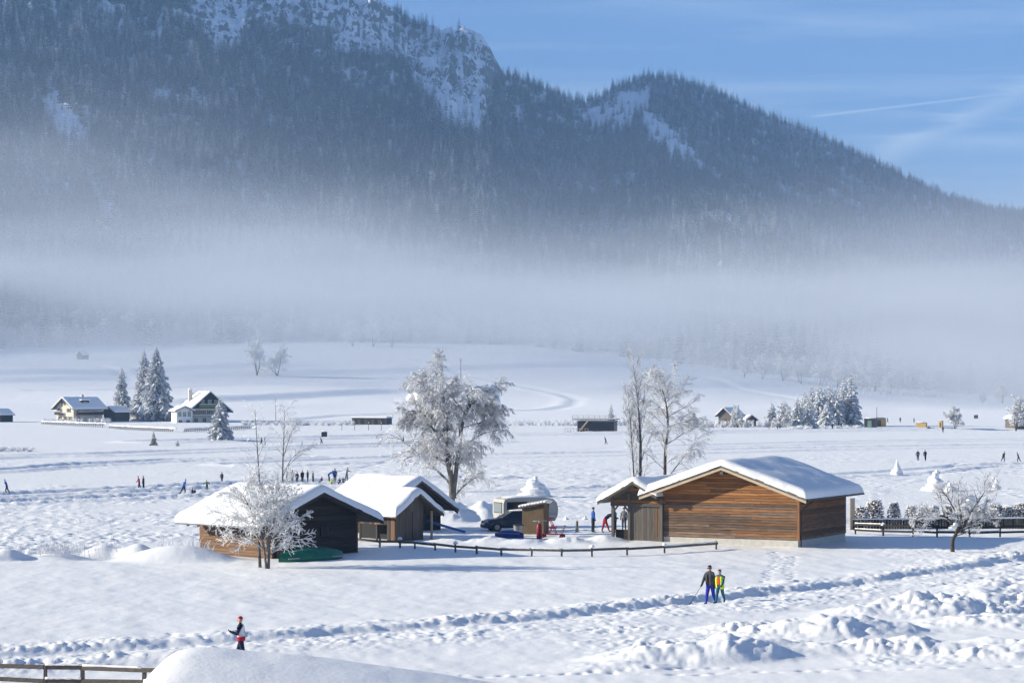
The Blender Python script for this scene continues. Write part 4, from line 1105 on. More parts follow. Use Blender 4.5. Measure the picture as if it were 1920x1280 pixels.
def bare_tree(name, label, base, stems, spec, seed, mats=('birch_bark', 'limb_frost', 'twig_grey'), group=None, cat='tree', loads=()):
    """stems: (points, base radius, tip radius) relative to the base."""
    root = empty(name, base, 0, label, cat, group)
    g = Grower(seed, spec)
    for pts, r0, r1 in stems:
        raw = [Vector(p) for p in pts]; sm = []
        for i in range(len(raw) - 1):          # smooth the given points
            p0, p1, p2, p3 = raw[max(i - 1, 0)], raw[i], raw[i + 1], raw[min(i + 2, len(raw) - 1)]
            for t in (0, 0.25, 0.5, 0.75):
                sm.append(0.5 * ((2 * p1) + (p2 - p0) * t + (2 * p0 - 5 * p1 + 4 * p2 - p3) * t * t + (3 * p1 - p0 - 3 * p2 + p3) * t ** 3))
        sm.append(raw[-1]); n = len(sm) - 1
        rad = [r0 + (r1 - r0) * (i / n) ** 0.8 for i in range(n + 1)]
        if r0 > 0.08: rad[0] *= 1.35
        g.trunk.tube(sm, rad, 8)
        dirs = [(sm[min(i + 1, n)] - sm[max(i - 1, 0)]).normalized() for i in range(n + 1)]
        Ls = sum((sm[i + 1] - sm[i]).length for i in range(n))
        g.kids(sm, dirs, rad, Ls, 0)
    g.trunk.build('trunk', M[mats[0]], root, True)
    g.limbs.build('limbs', M[mats[1]], root, True, fix=False)
    g.twigs.build('crown', M[mats[2]], root, False, fix=False)
    for i, (c, r) in enumerate(loads):
        mb = MB()
        for k in range(7):
            o = Vector((g.q.uniform(-1, 1) * r[0] * 0.6, g.q.uniform(-1, 1) * r[1] * 0.6, g.q.uniform(-0.8, 0.6) * r[2] * 0.7))
            rr = g.q.uniform(0.3, 0.6); mb.blob(Vector(c) + o, (r[0] * rr, r[1] * rr, r[2] * rr), seed + i * 9 + k, 0.6, 10, 7)
        mb.build('snow_load', M['snow_lump'], root, True)
    return root
def rel(bpx, bpy_, s, pts, seed=0, dep=0.0):
    q = random.Random(seed); out = []
    for i, (x, y) in enumerate(pts): out.append(((x - bpx) / s, (q.uniform(-1, 1) * dep * i / len(pts)), (bpy_ - y) / s))
    out[0] = (out[0][0], 0, out[0][2] - 0.4)
    return out
# big drooping birch in the middle
bd = 213.0; s_ = F / bd; bp_ = put(849, bd); by_ = HZ + (CH - bp_.z) * s_
SP_BIRCH = [{},
    dict(num=24, abs=1, **{'from': 0.13}, ang=0.92, len=0.35, n=7, wob=0.07, trop=0.02, trop2=-0.16, sides=5, rk=0.02, shape=lambda f: 1.3 - 0.85 * f),
    dict(num=10, **{'from': 0.12}, ang=0.65, len=0.46, n=5, wob=0.10, trop=0.0, trop2=-0.16, sides=4, rk=0.012, rmin=0.012),
    dict(num=8, **{'from': 0.1}, ang=0.7, len=0.62, n=4, wob=0.13, trop=-0.12, trop2=-0.34, sides=3, r=0.019, rmin=0.012, twig=1),
    dict(num=6, **{'from': 0.1}, ang=0.6, len=0.6, n=1, wob=0.15, trop=-0.55, trop2=-0.35, sides=3, r=0.020, rmin=0.014, twig=1)]
bare_tree('birch_tree', 'big drooping frosted birch with lumps of snow in its crown, behind the middle sheds', bp_,
    [(rel(849, by_, s_, [(849, by_), (846, 900), (838, 838), (837, 785), (830, 740), (815, 694)], 1, 0.4), 0.34, 0.02),
     (rel(849, by_, s_, [(849, 925), (858, 860), (866, 800), (874, 772), (892, 752), (913, 756), (928, 790)], 2, 0.5), 0.24, 0.03),
     (rel(849, by_, s_, [(848, 905), (835, 860), (815, 810), (790, 772), (766, 772)], 3, 0.8), 0.16, 0.03)],
    SP_BIRCH, 21, mats=('birch_bark', 'limb_frost', 'twig_mid'), loads=[(((782 - 849) / s_, -0.9, (by_ - 742) / s_), (0.9, 0.9, 0.7)), (((903 - 849) / s_, -0.7, (by_ - 732) / s_), (1.4, 0.9, 0.45)), (((925 - 849) / s_, -0.7, (by_ - 745) / s_), (0.7, 0.8, 1.0)), (((838 - 849) / s_, -0.5, (by_ - 760) / s_), (0.5, 0.5, 0.35)), (((832 - 849) / s_, -0.4, (by_ - 820) / s_), (0.35, 0.4, 0.6))])
# poplar and birch behind the open shed
pd_ = 232.0; s_ = F / pd_; bp_ = put(1197, pd_); by_ = HZ + (CH - bp_.z) * s_
SP_POP = [{},
    dict(num=26, abs=1, **{'from': 0.12}, ang=0.34, len=0.20, n=6, wob=0.05, trop=0.07, sides=4, rk=0.014, shape=lambda f: 1.2 - 0.6 * f),
    dict(num=8, **{'from': 0.15}, ang=0.45, len=0.42, n=4, wob=0.09, trop=0.05, sides=3, r=0.022, rmin=0.012),
    dict(num=6, **{'from': 0.1}, ang=0.55, len=0.5, n=3, wob=0.12, trop=0.02, sides=3, r=0.014, rmin=0.011, twig=1)]
bare_tree('poplar_tree', 'tall slender bare poplar rising behind the open shed', bp_,
    [(rel(1197, by_, s_, [(1197, by_), (1201, 850), (1199, 795), (1195, 745), (1187, 686)], 4, 0.3), 0.20, 0.015),
     (rel(1197, by_, s_, [(1194, by_ - 6), (1186, 850), (1182, 790), (1178, 745)], 5, 0.5), 0.10, 0.015)], SP_POP, 31, mats=('bark', 'limb_frost', 'twig_mid'))
bd2 = 236.0; s_ = F / bd2; bp_ = put(1248, bd2); by_ = HZ + (CH - bp_.z) * s_
SP_ARCH = [{},
    dict(num=30, abs=1, **{'from': 0.12}, ang=0.9, len=0.33, n=8, wob=0.06, trop=0.03, trop2=-0.12, sides=5, rk=0.013, shape=lambda f: 1.3 - 0.85 * f),
    dict(num=11, **{'from': 0.12}, ang=0.55, len=0.40, n=5, wob=0.09, trop=-0.02, trop2=-0.18, sides=3, rk=0.010, rmin=0.012),
    dict(num=8, **{'from': 0.1}, ang=0.6, len=0.6, n=4, wob=0.12, trop=-0.1, trop2=-0.26, sides=3, r=0.018, rmin=0.013, twig=1),
    dict(num=3, **{'from': 0.2}, ang=0.6, len=0.55, n=2, wob=0.12, trop=-0.2, sides=3, r=0.015, rmin=0.012, twig=1)]
bare_tree('birch_tree', 'bare birch with long arching frosted limbs, beside the slender poplar', bp_,
    [(rel(1248, by_, s_, [(1248, by_), (1247, 860), (1252, 805), (1250, 765), (1242, 732), (1230, 708)], 6, 0.4), 0.20, 0.015)], SP_ARCH, 41, mats=('bark', 'limb_frost', 'twig_mid'))
# slim birch and frosted bush-tree before the left barn
fd_ = 143.5; s_ = F / fd_; bp_ = put(489, fd_); by_ = HZ + (CH - bp_.z) * s_
SP_SLIM = [{},
    dict(num=20, abs=1, **{'from': 0.30}, ang=0.62, len=0.19, n=6, wob=0.06, trop=0.04, trop2=-0.06, sides=4, rk=0.012, shape=lambda f: 1.25 - 0.7 * f),
    dict(num=7, **{'from': 0.2}, ang=0.6, len=0.45, n=4, wob=0.1, trop=0.0, trop2=-0.14, sides=3, r=0.012, rmin=0.007, twig=1),
    dict(num=5, **{'from': 0.1}, ang=0.6, len=0.5, n=3, wob=0.12, trop=-0.08, trop2=-0.2, sides=3, r=0.008, rmin=0.006, twig=1)]
bare_tree('birch_tree', 'slim pale birch with dark lower trunk rising through the frosted tree', bp_,
    [(rel(489, by_, s_, [(488, by_), (486, 1010), (488, 940), (484, 860), (478, 768)], 7, 0.2), 0.12, 0.012)], SP_SLIM, 51, mats=('birch_bark', 'limb_frost', 'twig_white'))
bp_ = put(503, 142.6); by_ = HZ + (CH - bp_.z) * F / 142.6
SP_BUSH = [{},
    dict(num=16, abs=1, **{'from': 0.16}, ang=0.95, len=0.60, n=6, wob=0.09, trop=0.03, trop2=-0.10, sides=5, rk=0.018),
    dict(num=9, **{'from': 0.12}, ang=0.7, len=0.5, n=5, wob=0.12, trop=0.02, trop2=-0.06, sides=4, rk=0.016, rmin=0.014, twig=1),
    dict(num=8, **{'from': 0.1}, ang=0.75, len=0.5, n=3, wob=0.14, trop=0.0, trop2=-0.05, sides=3, r=0.016, rmin=0.012, twig=1),
    dict(num=3, **{'from': 0.2}, ang=0.7, len=0.5, n=2, wob=0.14, trop=-0.02, sides=3, r=0.014, rmin=0.011, twig=1)]
bare_tree('frosted_tree', 'bushy low tree thick with white hoar frost in front of the left barn', bp_,
    [(rel(503, by_, s_, [(503, by_), (506, 1010), (518, 960), (530, 920)], 8, 0.5), 0.10, 0.02), (rel(503, by_, s_, [(501, by_), (492, 1010), (476, 965), (452, 925)], 9, 0.6), 0.09, 0.02), (rel(503, by_, s_, [(503, 1020), (500, 975), (502, 925)], 10, 0.8), 0.09, 0.02)],
    SP_BUSH, 61, mats=('birch_bark', 'limb_frost', 'twig_white'), loads=[((-0.3, -0.6, 2.9), (0.35, 0.3, 0.5))])
bd3 = 262.0; s_ = F / bd3; bp_ = put(531, bd3); by_ = HZ + (CH - bp_.z) * s_
SP_SLIM2 = [dict(x) for x in SP_SLIM]; SP_SLIM2[2] = dict(SP_SLIM2[2], r=0.02, rmin=0.014); SP_SLIM2[3] = dict(SP_SLIM2[3], r=0.017, rmin=0.013); SP_SLIM2[1] = dict(SP_SLIM2[1], len=0.26)
bare_tree('birch_tree', 'thin frosted birch with a leaning limb, behind the left barn roof', bp_,
    [(rel(531, by_, s_, [(530, by_), (530, 880), (532, 820), (534, 768)], 11, 0.3), 0.14, 0.015), (rel(531, by_, s_, [(531, 885), (545, 862), (565, 845), (590, 835)], 12, 0.3), 0.05, 0.012), (rel(531, by_, s_, [(531, 850), (545, 815), (558, 790)], 13, 0.3), 0.05, 0.012)], SP_SLIM2, 71, mats=('birch_bark', 'limb_frost', 'twig_white'))
# gnarled fruit tree on the right
ad_ = 156.5; s_ = F / ad_; bp_ = put(1787, ad_); by_ = HZ + (CH - bp_.z) * s_
SP_APPLE = [{},
    dict(num=9, abs=1, **{'from': 0.25}, ang=0.85, len=0.62, n=6, wob=0.13, trop=0.05, sides=5, rk=0.02),
    dict(num=8, **{'from': 0.12}, ang=0.75, len=0.5, n=5, wob=0.14, trop=0.06, sides=4, rk=0.014, rmin=0.010),
    dict(num=8, **{'from': 0.1}, ang=0.8, len=0.5, n=4, wob=0.15, trop=0.04, sides=3, r=0.011, rmin=0.008, twig=1),
    dict(num=2, **{'from': 0.2}, ang=0.7, len=0.5, n=2, wob=0.15, trop=0.03, sides=3, r=0.009, rmin=0.007, twig=1)]
bare_tree('fruit_tree', 'gnarled bare fruit tree with a crooked trunk and snow on its boughs', bp_,
    [(rel(1787, by_, s_, [(1787, by_), (1786, 1015), (1793, 1000), (1803, 985), (1800, 960), (1796, 935)], 14, 0.2), 0.16, 0.03),
     (rel(1787, by_, s_, [(1802, 986), (1820, 960), (1838, 935), (1850, 915)], 15, 0.5), 0.09, 0.02), (rel(1787, by_, s_, [(1800, 985), (1775, 970), (1745, 965), (1715, 972)], 16, 0.7), 0.08, 0.02), (rel(1787, by_, s_, [(1799, 965), (1782, 940), (1765, 915)], 17, 0.7), 0.07, 0.02),
     (rel(1787, by_, s_, [(1803, 985), (1830, 975), (1865, 970)], 18, -0.8), 0.07, 0.02)],
    SP_APPLE, 81, mats=('bark', 'limb_frost', 'twig_grey'), loads=[(((1818 - 1787) / s_, -0.1, (by_ - 935) / s_), (0.55, 0.25, 0.35)), (((1787 - 1787) / s_, -0.2, (by_ - 985) / s_), (0.3, 0.3, 0.25)), (((1803 - 1787) / s_, 0, (by_ - 960) / s_), (0.4, 0.4, 0.3))])

# ------------------------------------------------------------------ snow-laden hedge bushes on the right
M['hedge_leaf'] = mat('hedge_leaf', (0.14, 0.085, 0.06), 0.8, 0.5, 3.0, rnd=0.2)
M['hedge_snow'] = M['snow_lump']
def hedge_bush(px, d, h, w, seed, label):
    p = put(px, d); root = empty('hedge_bush', p, 0, label, 'bush', 'snowy hedge behind the board wall')
    q = random.Random(seed); lf = MB(); sn = MB(); st = MB()
    for i in range(5): st.tube([(q.uniform(-.1, .1), q.uniform(-.1, .1), -0.3), (q.uniform(-.3, .3) * w, q.uniform(-.3, .3) * w, h * 0.8)], [0.03, 0.012], 4)
    for i in range(int(520 * w * h / 1.6)):
        a = q.uniform(0, 6.283); r = w * 0.5 * math.sqrt(q.random()); zz = h * q.random() ** 0.8
        r *= 1.0 - 0.45 * (zz / h) ** 2
        c = Vector((math.cos(a) * r, math.sin(a) * r, zz)); 
        u = Vector((q.gauss(0, 1), q.gauss(0, 1), q.gauss(0, 1))).normalized(); v = u.orthogonal().normalized(); sz = q.uniform(0.05, 0.11)
        if q.random() < 0.40: lf.add([c + u * sz, c + v * sz * 0.8, c - u * sz, c - v * sz * 0.6], [(0, 1, 2, 3)])
        else:
            c = c + Vector((q.uniform(-0.02, 0.02), q.uniform(-0.02, 0.02), 0.05)); u = Vector((q.gauss(0, 1), q.gauss(0, 1), q.gauss(0, 0.25))).normalized() * sz * 1.1; v = Vector((-u.y, u.x, q.gauss(0, 0.02)))
            sn.add([c + u, c + v, c - u, c - v, c + Vector((0, 0, sz * 0.7))], [(0, 1, 4), (1, 2, 4), (2, 3, 4), (3, 0, 4)])
    st.build('stems', M['bark'], root, fix=False); lf.build('leaves', M['hedge_leaf'], root, fix=False); sn.build('snow', M['snow_lump'], root, fix=False)
    return root
HB = [(1612, 1.3, 1.5), (1640, 1.7, 1.7), (1676, 1.5, 1.1), (1708, 1.35, 1.1), (1732, 1.4, 1.0), (1752, 1.3, 1.1), (1778, 1.35, 1.3), (1806, 1.3, 1.4), (1838, 1.35, 1.5), (1868, 1.45, 1.5), (1892, 1.3, 1.3), (1914, 1.5, 1.4), (1940, 1.4, 1.5)]
HN = ['leftmost, beside the big barn', 'tallest, second from the big barn', 'third from the big barn, narrow and dark', 'fourth from the big barn', 'fifth from the big barn', 'sixth from the big barn', 'seventh from the big barn', 'directly behind the fruit tree trunk', 'just right of the fruit tree trunk', 'fourth from the right picture edge', 'third from the right picture edge', 'second from the right picture edge', 'last at the right picture edge']
for i, ((px, h, w), nm) in enumerate(zip(HB, HN)): hedge_bush(px, 183.4 + (i % 3) * 0.5, h * 1.15, w, 700 + i, 'brown leafy hedge bush under snow, ' + nm)

# ------------------------------------------------------------------ spruces by the far houses
def spruce(name, px, d, h, r, seed, label, whorls=24, nb=11, group=None, mats='needle', snow=True, z=None):
    p = put(px, d)
    root = empty(name, p, 0, label, 'tree', group)
    MB().tube([(0, 0, -0.5), (0, 0, h * 0.5), (0, 0, h * 0.95)], [0.018 * h, 0.011 * h, 0.02], 7).build('trunk', M['bark'], root)
    sn = MB() if snow else None
    conifer_crown(h, r, whorls, nb, seed, 3, True, 0.42, sn).build('crown', M[mats], root, fix=False)
    if snow: sn.build('snow', M['snow_lump'], root, fix=False)
    return root
spruce('spruce_tree', 228, 830, 18.5, 4.5, 1, 'slender frosted spruce between the two far chalets', 26, 10, 'tall spruces by the chalets', 'needle_house')
spruce('spruce_tree', 270, 822, 24.5, 5.2, 2, 'tall frosted spruce, left one of the close pair by the chalets', 30, 12, 'tall spruces by the chalets', 'needle_house')
spruce('spruce_tree', 293, 815, 25.5, 6.6, 3, 'broadest and tallest frosted spruce, right one of the close pair by the chalets', 32, 13, 'tall spruces by the chalets', 'needle_house')
spruce('spruce_tree', 413, 560, 10.4, 3.3, 4, 'dark spruce loaded with clumps of snow, before the right chalet', 20, 12, None, 'needle_house')
spruce('spruce_tree', 288, 525, 3.1, 0.95, 5, 'small young spruce standing alone on the snow below the chalets', 12, 9)
spruce('spruce_tree', 333, 520, 1.3, 0.5, 6, 'tiny snowed-up spruce near the rough bank below the chalets', 8, 7)
spruce('spruce_tree', 1146, 735, 7.5, 1.6, 7, 'small spruce behind the dark platform hut', 16, 9, None, 'needle_frosty')
CL = [(1447, 7.5, 2.2), (1472, 8, 2.6), (1495, 9.5, 2.4), (1508, 11, 2.5), (1522, 13, 2.8), (1536, 14.5, 2.7), (1546, 12, 2.6), (1556, 14, 3.0), (1568, 12.5, 2.6), (1582, 16, 3.0), (1596, 17, 3.2), (1515, 8, 2.4), (1550, 8, 2.6)]
CN = ['leftmost and low', 'second from the left', 'third from the left', 'fourth from the left', 'fifth from the left, spiky top', 'tall one left of the middle', 'middle one, partly hidden', 'wide one right of the middle', 'just left of the two tallest', 'left one of the two tallest', 'rightmost and tallest', 'short one at the front left', 'short one at the front middle']
for i, ((px, h, r), nm) in enumerate(zip(CL, CN)):
    spruce('spruce_tree', px, 745 - (20 if i > 10 else 0) + (i * 7) % 11, h, r * 1.35, 20 + i, 'frost-white spruce in the far right clump, ' + nm, 18, 9, 'white spruce clump across the lake', 'needle_white')
# far frosted broadleaf trees
SP_FAR = [{},
    dict(num=13, abs=1, **{'from': 0.2}, ang=0.8, len=0.42, n=5, wob=0.1, trop=0.03, sides=4, rk=0.02),
    dict(num=8, **{'from': 0.1}, ang=0.7, len=0.5, n=4, wob=0.14, trop=0.0, sides=3, r=0.08, rmin=0.06, twig=1),
    dict(num=9, **{'from': 0.1}, ang=0.85, len=0.6, n=2, wob=0.2, trop=-0.04, sides=3, r=0.085, rmin=0.06, twig=1)]
def far_tree(px, d, h, w, seed, label, group=None):
    p = put(px, d); q = random.Random(seed)
    st = [([(0, 0, -0.4), (q.uniform(-.1, .1) * w, 0, h * 0.4), (q.uniform(-.2, .2) * w, q.uniform(-.2, .2) * w, h * 0.85)], 0.02 * h, 0.03)]
    for k in range(2): st.append(([(0, 0, 0.0), (q.uniform(-.3, .3) * w, q.uniform(-.2, .2) * w, h * 0.35), (q.uniform(-.5, .5) * w, q.uniform(-.4, .4) * w, h * 0.65)], 0.014 * h, 0.03))
    return bare_tree('frosted_tree', label, p, st, SP_FAR, seed, ('bark', 'twig_white', 'twig_white'), group)
far_tree(482, 1330, 24, 9, 1, 'tall pale frosted tree, left one of the pair on the meadow edge')
far_tree(520, 1335, 17, 17, 2, 'broad pale frosted tree, right one of the pair on the meadow edge')
far_tree(1790, 700, 6.5, 5, 3, 'round frosted tree on the far shore, right of the yellow hut')
far_tree(1383, 735, 6.5, 4, 4, 'frosted bush-tree in front of the grey hay barn')
far_tree(1462, 725, 7.5, 7, 5, 'rounded frosted tree at the left of the white spruce clump')
far_tree(1905, 690, 10, 4.5, 6, 'frosted tree at the right picture edge on the far shore')
far_tree(1880, 1240, 12, 9, 7, 'white frosted tree on the rise at the far right')
far_tree(1842, 1250, 6, 5, 8, 'low white frosted shrub on the rise at the far right')
far_tree(1297, 690, 6.0, 4, 9, 'bare frosted tree left of the grey hay barn')
for i, (px, h, w) in enumerate([(1395, 13, 10), (1430, 14, 11), (1468, 15, 12), (1502, 16, 12), (1538, 15, 11), (1570, 17, 12), (1605, 16, 13), (1640, 15, 12), (1670, 12, 10)]):
    nth = ['leftmost', 'second from the left', 'third from the left', 'fourth from the left', 'middle one', 'fourth from the right', 'third from the right', 'second from the right', 'rightmost'][i]
    far_tree(px, 1395 - i * 6, h, w, 30 + i, 'misty frosted broadleaf in the row behind the white spruces, ' + nth, 'misty tree row behind the white spruces')
for i, (px, h, w) in enumerate([(662, 18, 14), (700, 22, 15), (735, 16, 12)]):
    far_tree(px, 1700, h, w, 50 + i, 'pale frosted tree at the forest foot in the fog, ' + ['left of three', 'middle and tallest of three', 'right of three'][i], 'pale trees at the forest foot')

# ------------------------------------------------------------------ chalets and huts across the lake
def gable_house(name, label, px, d, ang, W, L, HE, slope, over, wall_m, gable_m, snow_th, cat='house', parts=True, py=None, upper=None, seed=0):
    p = put(px, d); root = empty(name, (p.x, p.y, p.z - 0.1), R(ang), label, cat)
    HR_ = HE + slope * W / 2
    wl_ = MB()
    wl_.box(-W / 2, W / 2, 0, L, -1.0, HE).build('wall', M[wall_m], root)
    for y in (0.0, L):
        s = 1 if y else -1
        MB().prism([(-W / 2, HE + 0.001), (W / 2, HE + 0.001), (0, HR_)], y - 0.15 if y else 0.0, y if y else 0.15).build('gable', M[gable_m], root)
    roof_slabs(root, W / 2 + over, -over, L + over, HR_ + 0.18, slope, 0.18, M['roofing'])
    bargeboards(root, W / 2 + over + 0.02, -over, HR_ + 0.2, slope, 0.28, 0.06, M['wood_worn_x'])
    if snow_th: roof_snow(root, W / 2 + over, -over, L + over, HR_ + 0.19, slope, snow_th, 10 + seed, rr=0.5)
    return root, HR_
def window(root, face, u, z, w, h, W, L, shutters=True, m='glass'):
    """A window on the front ('f'), left ('l') or right ('r') wall."""
    fr = MB().box(-w / 2 - 0.08, w / 2 + 0.08, -0.06, 0.03, z - 0.08, z + h + 0.08).build('window', M['white_paint'], root)
    MB().box(-w / 2, w / 2, -0.075, -0.062, z, z + h).build('pane', M[m], fr)
    MB().box(-0.025, 0.025, -0.085, -0.07, z, z + h).build('mullion', M['white_paint'], fr)
    if shutters:
        for s in (-1, 1): MB().box(min(s * (w / 2 + 0.1), s * (w / 2 + 0.55)), max(s * (w / 2 + 0.1), s * (w / 2 + 0.55)), -0.07, -0.02, z - 0.05, z + h + 0.05).build('shutter', M['wood_worn_z'], fr)
    if face == 'f': fr.location = (u, 0, 0)
    elif face == 'r': fr.location = (W / 2, u, 0); fr.rotation_euler = (0, 0, R(90))
    else: fr.location = (-W / 2, u, 0); fr.rotation_euler = (0, 0, R(-90))
    return fr
def balcony(root, face, u0, u1, z, W, L, m='wood_dark_x'):
    w = u1 - u0; b = MB(); b.box(0, w, -1.1, 0.0, z - 0.12, z); ob = b.build('balcony', M[m], root)
    MB().box(0, w, -1.14, -1.08, z + 0.02, z + 0.95).build('parapet', M[m], ob)
    for i in range(int(w / 0.9)): MB().box(i * 0.9, i * 0.9 + 0.08, -1.17, -1.145, z, z + 1.0).build('baluster', M['wood_worn_z'], ob)
    MB().tube([(i * w / 8, -1.11, z + 0.99) for i in range(9)], 0.09, 6).build('snow_strip', M['snow_lump'], ob, True)
    if face == 'f': ob.location = (u0, 0, 0)
    elif face == 'r': ob.location = (W / 2, u0, 0); ob.rotation_euler = (0, 0, R(90))
    else: ob.location = (-W / 2, u1, 0); ob.rotation_euler = (0, 0, R(-90))
M['shutter_green'] = mat('shutter_green', (0.05, 0.09, 0.06), 0.7, 0.3)
M['board_green'] = wood('board_green', (0.035, 0.05, 0.045), 0.3, 0.1, 'z')
M['balcony_green'] = mat('balcony_green', (0.14, 0.20, 0.07), 0.7, 0.2)
ha, hr_ = gable_house('chalet', 'cream chalet with long dark balcony and grey-blue snow roof, left of the spruces', 122, 802, -42, 8.8, 12.0, 5.0, 0.66, 1.3, 'cream', 'cream', 0.45, seed=1)
for u in (-2.6, 0.2, 2.8): window(ha, 'f', u, 0.7, 1.0, 1.2, 8.8, 12)
for u in (-2.6, 2.0): window(ha, 'f', u, 3.3, 1.0, 1.2, 8.8, 12)
for u in (-0.9, 1.1): window(ha, 'f', u, 5.6, 0.9, 1.1, 8.8, 12)
for u in (2.0, 9.5): window(ha, 'r', u, 0.5, 1.2, 1.6, 8.8, 12, False)
for u in (2.0, 5.5, 9.5): window(ha, 'r', u, 3.2, 1.1, 1.3, 8.8, 12, False)
balcony(ha, 'r', 1.0, 11.5, 2.55, 8.8, 12); balcony(ha, 'f', -4.2, -1.0, 2.55, 8.8, 12)
dm = MB().box(1.6, 3.4, 4.2, 7.2, hr_ - 2.2, hr_ - 0.75).build('dormer', M['wood_dark_x'], ha); MB().box(3.405, 3.44, 4.7, 6.7, hr_ - 2.0, hr_ - 1.25).build('pane', M['glass_pale'], dm)
MB().box(1.3, 3.7, 3.9, 7.5, hr_ - 0.74, hr_ - 0.42).build('snow', M['snow_roof'], dm)
MB().box(-0.4, 0.4, 6.5, 7.3, hr_ - 0.3, hr_ + 1.2).build('chimney', M['concrete'], ha)
hx, hxr = gable_house('annex', 'low snow-roofed annex at the right end of the cream chalet', 205, 812, -42, 6.0, 6.0, 3.2, 0.5, 0.6, 'wood_grey_x', 'wood_grey_x', 0.5, seed=2)
hb, hbr = gable_house('chalet', 'large inn with white walls, dark green gable and chimney, right of the spruces', 392, 800, 24, 12.2, 13.0, 4.6, 0.86, 1.6, 'cream', 'board_green', 0.5, seed=3)
for u in (-4.6, -2.2, 0.4, 3.0, 5.0): window(hb, 'f', u, 2.7, 1.1, 1.3, 12.2, 13, True)
for u in (-4.4, -1.6, 1.4, 4.2): window(hb, 'f', u, 0.1, 1.2, 1.4, 12.2, 13, False)
for u in (-2.2, 0.2, 2.4): window(hb, 'f', u, 6.1, 0.95, 1.2, 12.2, 13, False, 'glass_pale')
balcony(hb, 'f', -3.6, 3.6, 5.0, 12.2, 13, 'balcony_green')
for u in (1.5, 4.5, 8.0): window(hb, 'l', u, 2.6, 1.1, 1.3, 12.2, 13, False)
MB().box(-12.2 / 2 - 0.05, 12.2 / 2 + 0.05, -0.05, 0.0, 1.85, 2.05).build('moulding', M['wood_worn_x'], hb)
wg, wgr = gable_house('inn_wing', 'low white wing with bay windows on the left of the inn', 346, 795, 24, 5.4, 6.0, 3.9, 0.45, 0.7, 'white_paint', 'white_paint', 0.5, seed=4)
for u in (-1.6, 0, 1.6): window(wg, 'f', u, 2.0, 1.1, 1.5, 5.4, 6.0, False, 'glass_pale')
for u in (-1.4, 1.2): window(wg, 'f', u, -0.4, 1.1, 1.3, 5.4, 6.0, False)
ch = MB().box(-4.6, -3.4, 7.5, 8.6, 4.8, 10.6).build('chimney', M['concrete'], hb); MB().blob((-4.0, 8.05, 10.7), (0.75, 0.75, 0.45), 3, 0.2, 10, 6, flat=0.2).build('snow_cap', M['snow_lump'], ch, True)
b1, _ = gable_house('hay_barn', 'lone tiny hay barn high on the misty meadow at the left', 150, 1440, -30, 4.6, 5.0, 2.6, 1.0, 0.4, 'wood_grey_x', 'wood_grey_x', 0.4, 'barn', seed=5)
b2, _ = gable_house('hay_barn', 'grey-sided hay barn with a snow roof, left of the white spruce clump', 1359, 752, -38, 4.6, 6.0, 3.6, 0.85, 0.8, 'wood_grey_z', 'wood_grey_z', 0.35, 'barn', seed=6)
MB().box(-0.7, 0.7, -0.05, 0.0, -0.2, 2.1).build('door', M['wood_dark_z'], b2)
b3, _ = gable_house('hut', 'low dark hut under snow between the hay barn and the white spruces', 1408, 750, 35, 4.2, 4.5, 2.0, 0.6, 0.5, 'wood_worn_x', 'wood_worn_x', 0.4, 'hut', seed=7)
MB().box(-0.5, 0.5, -0.05, 0.0, -0.2, 1.7).build('door', M['wood_dark_z'], b3)
b4, _ = gable_house('hut', 'dark gabled hut cut off by the left picture edge', -9, 800, -30, 4.5, 6.0, 2.6, 0.7, 0.5, 'wood_dark_x', 'wood_dark_x', 0.4, 'hut', seed=8)
b5, _ = gable_house('hut', 'grey hut cut off by the right picture edge on the far shore', 1918, 705, 30, 4.5, 5.0, 3.0, 0.5, 0.4, 'wood_grey_x', 'wood_grey_x', 0.5, 'hut', seed=9)
# flat building and platform hut on the shore
def flat_box(name, label, px, d, ang, W, L, Hh, m, snow_th, cat):
    p = put(px, d); root = empty(name, (p.x, p.y, p.z), R(ang), label, cat)
    MB().box(-W / 2, W / 2, 0, L, -0.6, Hh).build('wall', M[m], root)
    MB().box(-W / 2 - 0.25, W / 2 + 0.25, -0.25, L + 0.25, Hh + 0.002, Hh + 0.16).build('roof', M['roofing'], root)
    sn = roof_snow(root, W / 2 + 0.2, -0.2, L + 0.2, Hh + 0.165, 0.0, snow_th, 30, rr=0.3)
    return root
fbx = flat_box('flat_building', 'long low dark building with a flat snow roof on the shore, mid distance', 692, 768, -18, 11.5, 5.0, 2.0, 'wood_grey_x', 0.35, 'building')
for i in range(5): MB().box(-5.2 + i * 2.3, -4.0 + i * 2.3, -0.06, 0.0, 0.0, 1.6).build('door', M['wood_dark_z'], fbx)
ph = flat_box('platform_hut', 'dark shore hut with railed roof deck and an outside stair', 1117, 668, -12, 10.2, 5.0, 2.9, 'metal_dark', 0.15, 'hut')
dk = MB().box(-6.3, 5.8, -1.2, 5.4, 3.45, 3.6).build('roof_deck', M['wood_grey_x'], ph)
for i in range(9): MB().box(-6.25 + i * 1.5, -6.17 + i * 1.5, -1.18, -1.1, 3.6, 4.6).build('baluster', M['wood_pale_z'], dk)
for zz in (4.1, 4.58): MB().box(-6.3, 5.85, -1.19, -1.11, zz, zz + 0.09).build('rail', M['wood_pale_x'], dk)
MB().box(-6.2, 5.7, -1.0, 5.2, 3.605, 3.85).build('snow', M['snow_roof'], dk)
stair = MB()
for s in (0, 0.9): stair.bar((-4.4, -1.4 - s, 0.2), (-1.6, -1.4 - s, 3.5), 0.08, 0.3)
for i in range(10): stair.box(-4.4 + i * 0.28, -4.1 + i * 0.28, -2.3, -1.4, 0.2 + i * 0.33, 0.27 + i * 0.33)
stair.build('stair', M['wood_pale_x'], ph)
